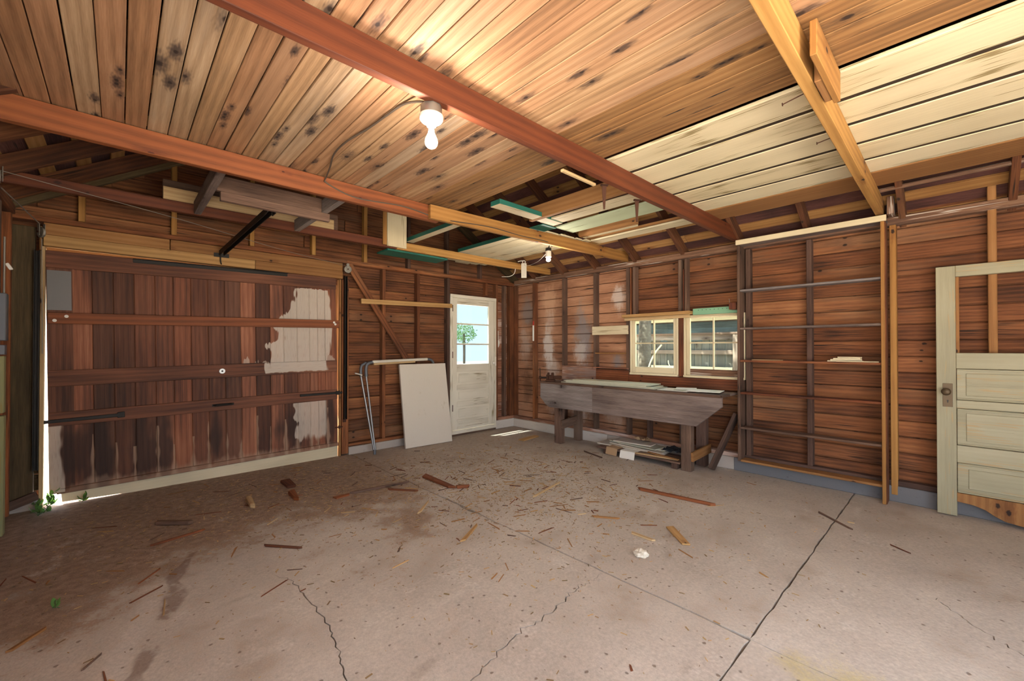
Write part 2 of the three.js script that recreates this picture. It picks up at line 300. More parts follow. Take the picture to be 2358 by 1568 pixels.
function slit(path, w, f) { // crack that dies out at both ends: closed outline
  const L = [], R = []; for (let i = 0; i < path.length; i++) { const a = path[Math.max(0, i - 1)], b = path[Math.min(path.length - 1, i + 1)], dx = b[0] - a[0], dz = b[1] - a[1], l = Math.hypot(dx, dz) || 1, t = i / (path.length - 1), k = Math.max(0.0006, w * Math.min(1, t * 6, (1 - t) * 6) * (0.65 + 0.5 * fA(f + i * 0.37, 1))); L.push([path[i][0] - dz / l * k, path[i][1] + dx / l * k]); R.push([path[i][0] + dz / l * k, path[i][1] - dx / l * k]); }
  return [...L, ...R.reverse()];
}
function chain(pts, per, amp, f) { let o = []; for (let i = 0; i < pts.length - 1; i++) { const s = jag(pts[i], pts[i + 1], per, amp, f + i * 5); o = o.concat(i ? s.slice(1) : s); } return o; }
const crackA = slit(chain([[-2.856, 3.795], [-3.1, 3.79], [-3.33, 3.83], [-3.6, 3.827], [-3.93, 3.9], [-4.3, 3.93], [-4.8, 4.05]], 12, 0.03, 31), 0.0048, 2);
const crackB = slit(chain([[-4.31, 2.43], [-4.235, 2.6], [-4.229, 2.808], [-4.217, 3.162], [-4.25, 3.35], [-4.291, 3.559], [-4.4, 3.76]], 9, 0.028, 41), 0.0046, 4);
const crackC = slit(chain([[-1.72, 5.15], [-1.81, 5.209], [-1.938, 5.298], [-2.073, 5.448], [-2.3, 5.8]], 8, 0.02, 51), 0.005, 6);
slab([[XL, -0.12], ...off(j1, -1, w1, 0), ...off(j2w, -1, w2, 1).reverse().slice(1)], [crackA, crackB], [XL, JX, -0.12, JZ], 1344, 1792);
slab([...off(j1, 1, w1, 0), ...off(j2e, -1, w2, 1).slice(1), [0.1, -0.12]].map((p) => p), [], [JX, 0.1, -0.12, JZ], 1024, 1536);
slab([...off(j2w, 1, w2, 1), ...off(j3, -1, 0.003, 0).slice(1), [XL, ZB]], [], [XL, JX, JZ, ZB], 512, 512);
slab([...off(j3, 1, 0.003, 0).reverse(), ...off(j2e, 1, w2, 1).slice(1), [0.1, ZB]], [crackC], [JX, 0.1, JZ, ZB], 960, 800);
pl(floor, 'soil_bed', M.soil, XL, 0.1, -0.075, -0.0455, -0.12, ZB, 0.001, 0, 'dark soil showing down in the cracks');

// ------------------------------------------------------------------ wall_back: garage door and entry door wall (z = 0)
const RS = 0.62, RY = 2.47, RX = XL / 2;            // roof slope, rafter foot height, ridge x
const roofY = (x) => RY + RS * Math.min(-x, x - XL);
const wallA = S('wall_back', 'unfinished plank gable wall holding the big plank door and the white entry door', 'wall');
const EXP = 0.142;
for (let k = 0; k < 31; k++) {
  const y0 = 0.14 + k * EXP, y1 = y0 + EXP - 0.007; const yc = y1;
  let segs = [];
  if (yc < 2.2) segs = y1 < 2.17 ? [[-5.64, -5.46], [-2.95, -1.33], [-0.41, 0.1]] : [[-5.64, -5.46], [-2.95, 0.1]];
  else if (y0 < 2.42) segs = [[-5.64, -4.1], [-4.095, 0.1]];
  else { const e = (y1 - RY - 0.12) / RS; if (e > 2.8) break; const a = Math.max(XL, XL + e), b = Math.min(0.1, -e); const cut = a + (b - a) * (0.3 + 0.4 * rnd()); segs = [[a, cut - 0.002], [cut + 0.002, b]]; }
  for (const [a, b] of segs) { if (b - a < 0.05) continue; const dz = rr(-0.004, 0.003); pl(wallA, 'siding_board', a < -5 && b < -5.4 ? M.mold : a > -0.5 ? M.wash : M.siding, a, b, y0, y1, -0.108 + dz, -0.086 + dz, 0.006, 0); }
}
{ // outer skin behind the boards so that no daylight leaks between them
  const sh = [[XL - 0.12, -0.1], [-5.46, -0.1], [-5.46, 2.2], [-2.95, 2.2], [-2.95, -0.1], [-1.33, -0.1], [-1.33, 2.17], [-0.41, 2.17], [-0.41, -0.1], [0.12, -0.1], [0.12, RY + 0.08], [RX, roofY(RX) + 0.16], [XL - 0.12, RY + 0.08]];
  const g = extr(sh, 0.02, 0); g.translate(0, 0, -0.14); planar(g, 0, 1, 0, 0); add(wallA, 'outer_skin', g, M.siding[0]);
}
const studsA = [[-2.41, -2.365], [-1.885, -1.84], [-1.375, -1.325], [-0.41, -0.36]];
for (const [a, b] of studsA) pl(wallA, 'stud', a > -1.5 && a < -1 ? M.studDark : M.stud, a, b, a < -0.5 && a > -1.5 ? 0.1 : 0.14, 2.4, -0.085, 0, 0.004);
pl(wallA, 'stud', M.stud, -0.62, -0.575, 2.2, 2.4, -0.085, -0.005, 0.004);
pl(wallA, 'stud', M.greyBrown, -0.21, -0.165, 0.185, 2.4, -0.085, -0.01, 0.004);
pl(wallA, 'corner_post', M.stud, -0.09, 0, 0.185, 2.4, -0.085, 0, 0.005);
pl(wallA, 'stud', M.stud, -2.945, -2.86, 0.02, 2.2, -0.085, 0.0, 0.004);
pl(wallA, 'jamb_post', M.paleBrown, -2.974, -2.95, 0.0, 2.2, -0.1, -0.01, 0.004);
pl(wallA, 'jamb_post', M.pale, -5.455, -5.43, 0.0, 2.2, -0.1, 0.03, 0.004);
pl(wallA, 'jamb_post', M.paleBrown, -5.46, -5.445, 2.16, 2.36, -0.02, 0.06, 0.003);
pl(wallA, 'backing_panel', M.mold, -5.64, -5.49, 0.09, 2.36, -0.085, -0.01, 0.004, 1, 'mildewed brown panel beside the big door');
bar(wallA, 'base_board', M.greyBrown, V(-5.65, 0.055, 0.02), V(-5.46, 0.125, 0.02), 0.04, 0.07);
pl(wallA, 'sill_plate', M.wash, -0.41, 0.0, 0.14, 0.185, -0.085, 0.0, 0.004);
pl(wallA, 'sill_plate', M.stud, -2.86, -1.33, 0.1, 0.14, -0.085, 0.0, 0.004);
// header of two boards over the big door, then top plates
pl(wallA, 'header_board', M.paleBrown, -5.44, -4.62, 2.30, 2.40, -0.06, 0.03, 0.004);
pl(wallA, 'header_board', M.paleBrown, -4.615, -2.95, 2.30, 2.40, -0.06, 0.028, 0.004);
pl(wallA, 'header_board', M.pale, -5.44, -3.9, 2.205, 2.298, -0.05, 0.04, 0.004);
pl(wallA, 'header_board', M.paleBrown, -3.896, -2.95, 2.205, 2.298, -0.05, 0.036, 0.004);
pl(wallA, 'top_plate', M.stud, -5.65, -2.9, 2.402, 2.445, -0.09, 0.05, 0.004);
pl(wallA, 'top_plate', M.stud, -2.896, 0.0, 2.402, 2.455, -0.09, 0.01, 0.004);
for (const x of [-5.22, -4.585, -3.92, -3.28, -2.64, -2.01, -1.36, -0.72]) { const yt = roofY(x) + 0.02; pl(wallA, 'gable_stud', x < -2.5 ? M.joistTan : M.studDark, x - 0.022, x + 0.022, 2.456, yt, -0.085, -0.005, 0.004); }
bar(wallA, 'diagonal_brace', M.stud, V(-2.87, 2.4, 0.011), V(-2.06, 1.2, 0.011), 0.022, 0.085, V(0.83, 0.56, 0));
// ------------------------------------------------------------------ wall_right: window wall (x = 0)
const wallB = S('wall_right', 'unfinished plank wall with open studs around the twin windows', 'wall');
const splashM = (() => { // old planks between the corner and the window, with chalky splashes and soot marks
  const W = 1100, H = 1100, d = new Uint8Array(W * H * 4), n1 = noise(511), n2 = noise(512), n3 = noise(513), A = [100, 66, 48], B = [168, 120, 90], C = [212, 170, 138], CH = [206, 196, 190], BL = [132, 130, 136], DK = [40, 28, 22];
  const sp = [[0.72, 1.35, 0.13, 0.42, CH, 0.9], [1.42, 1.5, 0.2, 0.55, BL, 0.75], [1.36, 1.25, 0.14, 0.3, CH, 0.6], [2.04, 2.02, 0.13, 0.24, CH, 0.75], [0.2, 1.4, 0.14, 0.4, CH, 0.5], [1.35, 0.5, 0.3, 0.35, CH, 0.6], [0.25, 1.95, 0.18, 0.3, BL, 0.6], [0.85, 0.6, 0.25, 0.4, CH, 0.45], [2.0, 1.15, 0.1, 0.14, BL, 0.7], [0.75, 2.1, 0.2, 0.3, C, 0.6], [0.25, 0.7, 0.14, 0.4, DK, 0.3], [0.8, 1.0, 0.2, 0.25, CH, 0.6], [0.75, 1.75, 0.12, 0.3, CH, 0.4], [1.95, 0.5, 0.2, 0.3, CH, 0.4]];
  for (let j = 0; j < H; j++) for (let i = 0; i < W; i++) {
    const z = -0.1 + 2.4 * i / W, y = 2.5 * j / H, k = Math.floor((y - 0.14) / 0.142), zz = z + k * 7.3;
    const fine = n1(zz * 5, y * 150), f2 = n2(zz * 16, y * 380), bl = n3(z * 1.3 + k * 0.2, y * 2.1) * 0.6 + n1(zz * 2.4, y * 16) * 0.4, c0 = clamp(0.5 + 0.15 * fine + 0.1 * f2 + 0.45 * bl), c = c0 < 0.5 ? mix3(A, B, c0 * 2) : mix3(B, C, c0 * 2 - 1);
    mxi(c, DK, sstep(0.42, 0.8, n2(zz * 1.2 + 4, y * 34) * 0.7 + n1(zz * 6, y * 110) * 0.3) * 0.75);
    const rag = n3(z * 7, y * 4) * 0.45 + n1(z * 26, y * 12) * 0.3 + n2(z * 60, y * 40) * 0.2 + fine * 0.2;
    for (const q of sp) { const e = Math.sqrt(((z - q[0]) / q[2]) ** 2 + ((y - q[1]) / q[3]) ** 2); if (e < 2) mxi(c, q[4], (1 - sstep(0.35, 1.05, e + rag * 0.6)) * q[5]); }
    const o = (j * W + i) * 4; d[o] = c[0]; d[o + 1] = c[1]; d[o + 2] = c[2]; d[o + 3] = 255;
  }
  return new THREE.MeshStandardMaterial({ map: dtex(d, W, H, true, THREE.ClampToEdgeWrapping), roughness: 0.9, color: 0xffffff });
})();
const WZ0 = 2.255, WZ1 = 3.67, WY0 = 1.0, WY1 = 1.735;
for (let k = 0; k < 17; k++) {
  const y0 = 0.14 + k * EXP, y1 = Math.min(y0 + EXP - 0.007, 2.46); let segs = [[-0.1, 2.2225], [0, 4.25], [0, ZB]];
  segs[1][0] = segs[0][1] + 0.003; segs[2][0] = segs[1][1] + 0.003;
  if (y1 > WY0 && y0 < WY1) segs = [[-0.1, WZ0], [WZ1, 4.8675], [0, ZB]], segs[2][0] = segs[1][1] + 0.003;
  for (const [a, b] of segs) { const dx = rr(-0.003, 0.004); const m = pl(wallB, 'siding_board', b < 2.35 ? splashM : M.siding, 0.086 + dx, 0.108 + dx, y0, y1, a, b, 0.006, 2); if (b < 2.35) { const p = m.geometry.attributes.position, u = m.geometry.attributes.uv; for (let i = 0; i < p.count; i++) u.setXY(i, (p.getZ(i) + m.position.z + 0.1) / 2.4, (p.getY(i) + m.position.y) / 2.5); } }
}
{ const g = extr([[-0.12, -0.1], [ZB + 0.1, -0.1], [ZB + 0.1, 2.645], [-0.12, 2.645]], 0.02, 0, [[[WZ0, WY0], [WZ1, WY0], [WZ1, WY1], [WZ0, WY1]]]); g.rotateY(-Math.PI / 2); g.translate(0.14, 0, 0); planar(g, 2, 1, 0, 0); add(wallB, 'outer_skin', g, M.siding[1]); }
for (const z of [0.45, 1.08, 1.665]) pl(wallB, 'stud', z < 1 ? M.stud : M.greyBrown, 0, 0.085, 0.185, 2.42, z, z + 0.045, 0.004);
pl(wallB, 'stud', M.greyBrown, 0, 0.085, 0.185, 2.42, 2.2, 2.245, 0.004);
pl(wallB, 'stud', M.stud, 0.02, 0.085, WY1, 2.42, 2.25, 2.268, 0.003); pl(wallB, 'stud', M.greyBrown, 0, 0.085, WY1, 2.42, 2.3, 2.34, 0.004);
pl(wallB, 'stud', M.greyBrown, 0, 0.085, WY1, 2.42, 2.92, 2.955, 0.004); pl(wallB, 'stud', M.joist, 0.02, 0.085, WY1, 2.3, 2.97, 2.985, 0.003); pl(wallB, 'stud', M.greyBrown, 0, 0.085, WY1, 2.42, 3.0, 3.03, 0.004);
pl(wallB, 'mullion_post', M.brown, -0.005, 0.085, WY0, WY1, 2.925, 2.985, 0.004);
pl(wallB, 'stud', M.studDark, 0, 0.085, 0.185, 2.42, 3.675, 3.72, 0.004);
for (const z of [2.5, 2.93]) pl(wallB, 'stud', M.studDark, 0, 0.085, 0.185, 0.87, z, z + 0.045, 0.004);
pl(wallB, 'stud', M.studDark, 0, 0.085, 0.185, 2.42, 4.228, 4.272, 0.004);
pl(wallB, 'stud', M.joistTan, -0.01, 0.085, 0.06, 2.43, 4.845, 4.89, 0.004);
pl(wallB, 'stud', M.paleBrown, 0, 0.085, 0.14, 2.62, 5.42, 5.468, 0.004);
pl(wallB, 'stud', M.paleBrown, 0, 0.085, 0.14, 2.62, 6.02, 6.065, 0.004);
pl(wallB, 'corner_post', M.stud, 0, 0.085, 0.185, 2.42, -0.085, 0.03, 0.004);
pl(wallB, 'sill_plate', M.wash, 0, 0.085, 0.14, 0.185, 0, 3.6, 0.004); pl(wallB, 'sill_plate', M.studDark, 0, 0.085, 0.14, 0.185, 3.604, ZB, 0.004);
pl(wallB, 'top_plate', M.plate, -0.005, 0.09, 2.425, 2.50, 0.01, 3.62, 0.004); pl(wallB, 'top_plate', M.plate, -0.005, 0.09, 2.43, 2.505, 3.625, ZB, 0.004);
pl(wallB, 'ledger_board', M.wash, -0.022, -0.001, 0.868, 1.06, 1.1, 1.72, 0.004); pl(wallB, 'ledger_board', M.brown, -0.022, -0.001, 0.88, 1.045, 1.724, 2.245, 0.004);
pl(wallB, 'ledger_board', M.brown, -0.02, -0.001, 0.872, 0.995, 2.249, 3.62, 0.004);
pl(wallB, 'ledge_strip', M.wash, -0.03, 0.08, 1.061, 1.075, 1.1, 2.24, 0.003);
// concrete footing kerbs
const kerbB = S('trim_1', 'pale concrete kerb running under the window wall', 'kerb');
pl(kerbB, 'kerb', M.concreteWhite, -0.012, 0.1, 0.0, 0.139, 0.0, 1.9, 0.006, 2); pl(kerbB, 'kerb', M.concrete, -0.01, 0.1, 0.0, 0.139, 1.902, 3.55, 0.006, 2); pl(kerbB, 'kerb', M.concreteBlue, -0.008, 0.1, 0.0, 0.139, 3.552, ZB, 0.006, 2, 'dark damp stretch of kerb');
const kerbA = S('trim_2', 'concrete kerb under the studs beside the white entry door', 'kerb');
pl(kerbA, 'kerb', M.concrete, -2.86, -1.33, 0.0, 0.099, -0.1, 0.012, 0.006, 0); pl(kerbA, 'kerb', M.concreteWhite, -0.41, 0.0, 0.0, 0.139, -0.1, 0.01, 0.006, 0);
pl(kerbA, 'kerb', M.concrete, -5.65, -5.46, 0.0, 0.06, -0.1, 0.0, 0.006, 0);

// ------------------------------------------------------------------ wall_left with the open side bay behind the camera, wall_front
const wallC = S('wall_left', 'dark plank side wall with an open doorway', 'wall');
const OZ0 = 4.62, OZ1 = 6.85, OY = 2.25;
for (let k = 0; k < 17; k++) { const y0 = k * EXP, y1 = y0 + EXP - 0.004; const segs = y0 < OY ? [[-0.1, OZ0], [OZ1, ZB]] : [[-0.1, ZB]]; for (const [a, b] of segs) pl(wallC, 'siding_board', M.siding, XL - 0.03, XL - 0.008, y0, y1, a, b, 0.004, 2); }
{ const g = extr([[-0.12, -0.1], [OZ0, -0.1], [OZ0, OY], [OZ1, OY], [OZ1, -0.1], [ZB + 0.1, -0.1], [ZB + 0.1, 2.645], [-0.12, 2.645]], 0.02, 0); g.rotateY(-Math.PI / 2); g.translate(XL - 0.045, 0, 0); planar(g, 2, 1, 0, 0); add(wallC, 'outer_skin', g, M.siding[0]); }
for (const z of [0.1, 1.2, 1.8, 2.4, 3.0, 3.6, 4.2]) pl(wallC, 'stud', M.stud, XL - 0.005, XL + 0.05, 0.02, 2.42, z, z + 0.045, 0.004);
pl(wallC, 'top_plate', M.stud, XL - 0.03, XL + 0.06, 2.425, 2.5, 0.06, ZB, 0.004);
const wallD = S('wall_front', 'plain plank wall with a wide open doorway, opposite the plank door', 'wall');
for (let k = 0; k < 31; k++) { const y0 = k * EXP, y1 = y0 + EXP - 0.004, e = Math.max(0, (y1 - RY - 0.12) / RS); if (e > 2.7) break; for (const [a, b] of y0 < 2.2 ? [[XL, -4.9], [-2.3, 0]] : [[XL + e, -e]]) pl(wallD, 'siding_board', M.siding, a, b, y0, y1, ZB + 0.02, ZB + 0.042, 0.004, 0); }
{ const g = extr([[XL - 0.12, -0.1], [-4.9, -0.1], [-4.9, 2.2], [-2.3, 2.2], [-2.3, -0.1], [0.12, -0.1], [0.12, RY + 0.08], [RX, roofY(RX) + 0.16], [XL - 0.12, RY + 0.08]], 0.02, 0); g.translate(0, 0, ZB + 0.05); planar(g, 0, 1, 0, 0); add(wallD, 'outer_skin', g, M.siding[2]); }

// ------------------------------------------------------------------ roof: rafters, skip sheathing battens, shingles
const roof = S('roof', 'open gable roof of dark rafters, skip-sheathing battens and old shingles', 'roof');
const sl = Math.hypot(1, RS), up = (s) => V(-s * RS / sl, 1 / sl, 0).multiplyScalar(1); // slope normal, s = +1 west slope rising to +x
const RH = 0.12;
for (const z of [0.5, 1.1, 1.7, 2.34, 2.98, 3.62, 4.24, 4.93, 5.55, 6.2, 6.85]) { // east slope
  const n = V(RS / sl, 1 / sl, 0), f = (d) => V(-d, RY + RS * d, z).addScaledVector(n, RH / 2);
  bar(roof, 'rafter', M.rafter, f(-0.35), f(-RX - 0.02), 0.045, RH, n);
}
for (const z of [0.2, 0.8, 1.4, 2.0, 2.6, 3.2, 3.8, 4.4, 5.0, 5.6, 6.2, 6.8]) {
  const n = V(-RS / sl, 1 / sl, 0), f = (d) => V(XL + d, RY + RS * d, z).addScaledVector(n, RH / 2);
  bar(roof, 'rafter', M.rafter, f(-0.35), f(-RX - 0.02), 0.045, RH, n);
}
for (const s of [1, -1]) { // gable rafters against the back wall
  const n = V(-s * RS / sl, 1 / sl, 0), f = (d) => V(s > 0 ? XL + d : -d, RY + RS * d, -0.02).addScaledVector(n, RH / 2); bar(roof, 'rafter', M.mold, f(-0.3), f(-RX - 0.02), 0.05, RH, n);
}
for (const s of [1, -1]) {
  const n = V(-s * RS / sl, 1 / sl, 0), f = (d, z, h) => V(s > 0 ? XL + d : -d, RY + RS * d, z).addScaledVector(n, h);
  for (let d = -0.3, k = 0; d < -RX; d += 0.205, k++) { const cut = rr(2.2, 4.8); for (const [a, b] of [[-0.25, cut], [cut + 0.004, ZB + 0.25]]) bar(roof, 'batten', M.batten, f(d, a, RH + 0.011), f(d, b, RH + 0.011), 0.1, 0.022, n, 0.002); }
  const q = bar(roof, 'shingle_layer', M.shingle, f((-RX - 0.36) / 2, -0.3, RH + 0.045), f((-RX - 0.36) / 2, ZB + 0.3, RH + 0.045), (-RX + 0.42) * sl, 0.04, n, 0.002);
}
pl(roof, 'ridge_cap', M.shingle, RX - 0.22, RX + 0.22, roofY(RX) + 0.15, roofY(RX) + 0.21, -0.3, ZB + 0.3, 0.004, 2);
bar(roof, 'ridge_board', M.rafter, V(RX, roofY(RX) + 0.08, -0.1), V(RX, roofY(RX) + 0.08, ZB + 0.05), 0.025, 0.16);

// ------------------------------------------------------------------ ceiling joists
function joist(label, mat, A, B, w, h) { const g = S('ceiling_joist', label, 'joist', [(A.x + B.x) / 2, A.y, (A.z + B.z) / 2]); bar(g, 'timber', mat, A, B, w, h); return g; }
joist('thin red-brown tie joist closest to the big door, carrying the yellow plank', M.joist, V(-5.65, 2.555, 0.67), V(-2.6, 2.555, 0.73), 0.045, 0.09);
joist('tan tie joist end under the white loft boards, butted to the thin joist', M.joistTan, V(-2.598, 2.555, 0.733), V(0.03, 2.555, 0.80), 0.045, 0.09);
joist('orange-brown joist along the front edge of the board ceiling', M.joist[0], V(-5.65, 2.575, 1.945), V(-2.83, 2.575, 1.96), 0.05, 0.14);
joist('tan joist spliced on to the orange one, reaching the window wall', M.joistTan, V(-2.95, 2.57, 2.02), V(0.03, 2.57, 2.2), 0.045, 0.125);
joist('dark red-brown joist carrying the bare-bulb porcelain lamp', M.joist[1], V(-5.65, 2.58, 3.56), V(0.03, 2.58, 3.6), 0.045, 0.14);
joist('yellowed joist with a short block nailed to its side', M.joistTan, V(-5.65, 2.58, 4.825), V(0.03, 2.58, 4.79), 0.05, 0.14);
// ------------------------------------------------------------------ ceiling boards
const ceil = S('ceiling', 'low ceiling of knotty tan boards, partly wide white painted boards', 'ceiling');
const CY = 2.651;
for (let k = 0; k < 32; k++) {
  const a = XL + 0.02 + k * 0.0965, b = a + 0.0965 - rr(0.003, 0.007);
  const dk = a > -3.1 ? M.ceilDark : M.ceil;
  if (b < -2.56) pl(ceil, 'ceiling_board', dk, a, b, CY + rr(0, 0.002), CY + 0.02, 1.915, 3.558, 0.0025, 2);
  if (b < -2.5) pl(ceil, 'ceiling_board', dk, a, b, CY + rr(0, 0.002), CY + 0.02, 3.562, ZB - 0.02, 0.0025, 2);
}
for (const [a, b] of [[-2.49, -2.222], [-2.18, -1.887], [-1.843, -1.556], [-1.51, -1.223], [-1.178, -0.905]]) pl(ceil, 'painted_board', M.white, a, b, CY + 0.001, CY + 0.022, 3.545, ZB - 0.02, 0.003, 2, 'wide ceiling board painted off-white');
for (const x of [-2.2, -1.865, -1.532, -1.2]) pl(ceil, 'seam_strip', M.seam, x - 0.034, x + 0.034, CY + 0.006, CY + 0.02, 3.55, ZB - 0.02, 0.001, 2);
pl(ceil, 'edge_board', M.paleBrown, -0.885, -0.53, CY, CY + 0.022, 3.6, ZB - 0.02, 0.004, 2, 'unpainted brown board along the ceiling edge');

// ------------------------------------------------------------------ lamps
function bulbGeo(s = 1) { const p = [[0, -0.108], [0.012, -0.107], [0.022, -0.101], [0.029, -0.09], [0.031, -0.078], [0.029, -0.064], [0.022, -0.048], [0.016, -0.034], [0.0135, -0.02], [0.013, 0]]; return new THREE.LatheGeometry(p.map(([a, b]) => new THREE.Vector2(a * s, b * s)), 28); }
function bulbLight(parent, y, power) { const l = new THREE.PointLight(0xfff2e4, power, 0, 2); l.position.set(0, y, 0); l.castShadow = true; l.shadow.radius = 1.5; l.shadow.mapSize.set(1024, 1024); l.shadow.bias = -0.001; parent.add(l); }
{
  const L = T('ceiling_lamp', 'white porcelain lampholder with a glowing bare bulb under the dark red-brown joist', 'lamp', [-3.885, 2.51, 3.535]);
  const bx = lathe(L, 'junction_box', M.steel, [[0, 0], [0.05, 0], [0.052, -0.004], [0.052, -0.042], [0.048, -0.046], [0, -0.046]], 8); bx.rotation.y = 0.39;
  const ho = lathe(L, 'lampholder', M.porcelain, [[0, -0.046], [0.056, -0.046], [0.058, -0.05], [0.056, -0.064], [0.048, -0.074], [0.026, -0.082], [0.022, -0.098], [0.019, -0.1], [0, -0.1]], 32);
  const b = add(L, 'bulb', bulbGeo(), M.bulb); b.position.y = -0.096;
  bulbLight(L, -0.165, BULB_POWER);
  const L2 = T('ceiling_lamp', 'small keyless socket with a lit bulb and a perforated pull tag, by the window wall', 'lamp', [-1.335, 2.508, 2.0]);
  lathe(L2, 'socket_cap', M.black, [[0, 0], [0.034, 0], [0.036, -0.03], [0.034, -0.036], [0, -0.036]], 24);
  const gl = lathe(L2, 'socket', M.whitePlastic, [[0, -0.036], [0.033, -0.036], [0.034, -0.1], [0.036, -0.104], [0.03, -0.11], [0, -0.11]], 24);
  const b2 = add(L2, 'bulb', bulbGeo(0.9), M.bulb); b2.position.y = -0.085; b2.scale.y = 0.75;
  bulbLight(L2, -0.15, BULB_POWER * 0.6);
  tube(L2, 'bracket_rod', M.iron, [V(-1.335, 2.5, 2.0), V(-1.345, 2.66, 2.08)], 0.006, 4);
  const tg = T('perforated_tag', 'cream perforated plastic tag hanging from a white hook on the tie joist', 'tag', [-0.575, 2.39, 0.83]);
  const holes = []; for (let i = 0; i < 3; i++) for (let j = 0; j < 9; j++) holes.push(Array.from({ length: 6 }, (_, k) => [-0.022 + i * 0.022 + 0.005 * Math.cos(k * 1.047), 0.03 + j * 0.02 + 0.005 * Math.sin(k * 1.047)]));
  const tp = add(tg, 'tag_plate', extr([[-0.038, 0], [0.038, 0], [0.038, 0.215], [-0.038, 0.215]], 0.006, 0.001, holes), M.cream); tp.rotation.y = -0.75;
  const rg = add(tg, 'hook_ring', new THREE.TorusGeometry(0.022, 0.006, 8, 20), M.whitePlastic); rg.position.y = 0.235; rg.rotation.y = -0.75;
  tube(tg, 'hook_arm', M.whitePlastic, [V(-0.575, 2.645, 0.83), V(-0.62, 2.64, 0.8), V(-0.66, 2.625, 0.79)], 0.006, 10);
  const w1 = T('lamp_cable', 'old dark cable stapled across the ceiling boards from the bare-bulb lamp', 'cable', [-3.9, 2.6, 2.6]);
  tube(w1, 'cable', M.cable, [[-3.85, 2.535, 3.52], [-3.86, 2.6, 3.4], [-3.88, 2.64, 3.257], [-3.90, 2.636, 3.1], [-3.91, 2.64, 2.9], [-3.945, 2.636, 2.656], [-3.935, 2.64, 2.42], [-3.88, 2.638, 2.19], [-3.845, 2.63, 2.02], [-3.83, 2.6, 1.985], [-3.6, 2.545, 1.98], [-3.2, 2.57, 1.985], [-2.9, 2.54, 2.0]].map((p) => V(...p)), 0.006, 90, 6);
  const w2 = T('lamp_cable', 'thin cable tacked along the tan joist to the small socket lamp', 'cable', [-2, 2.5, 2.05]);
  tube(w2, 'cable', M.cable, [[-2.75, 2.52, 2.06], [-2.3, 2.545, 2.09], [-1.9, 2.53, 2.11], [-1.5, 2.53, 2.13], [-1.34, 2.51, 2.06]].map((p) => V(...p)), 0.005, 40, 6);
  const w3 = T('wire_loop', 'stray white wire hanging off the tie joist near the corner', 'wire', [-0.75, 2.4, 0.75]);
  tube(w3, 'wire', M.whitePlastic, [[-0.72, 2.51, 0.8], [-0.73, 2.44, 0.78], [-0.78, 2.4, 0.74], [-0.9, 2.385, 0.7]].map((p) => V(...p)), 0.004, 24, 6);
  const w4 = T('wire_loop', 'thin white wire swagged from the socket lamp to the pull tag', 'wire', [-0.95, 2.4, 1.4]);
  tube(w4, 'wire', M.whitePlastic, [[-1.32, 2.47, 1.98], [-1.1, 2.44, 1.6], [-0.8, 2.5, 1.1], [-0.58, 2.62, 0.84]].map((p) => V(...p)), 0.002, 30, 6);
}

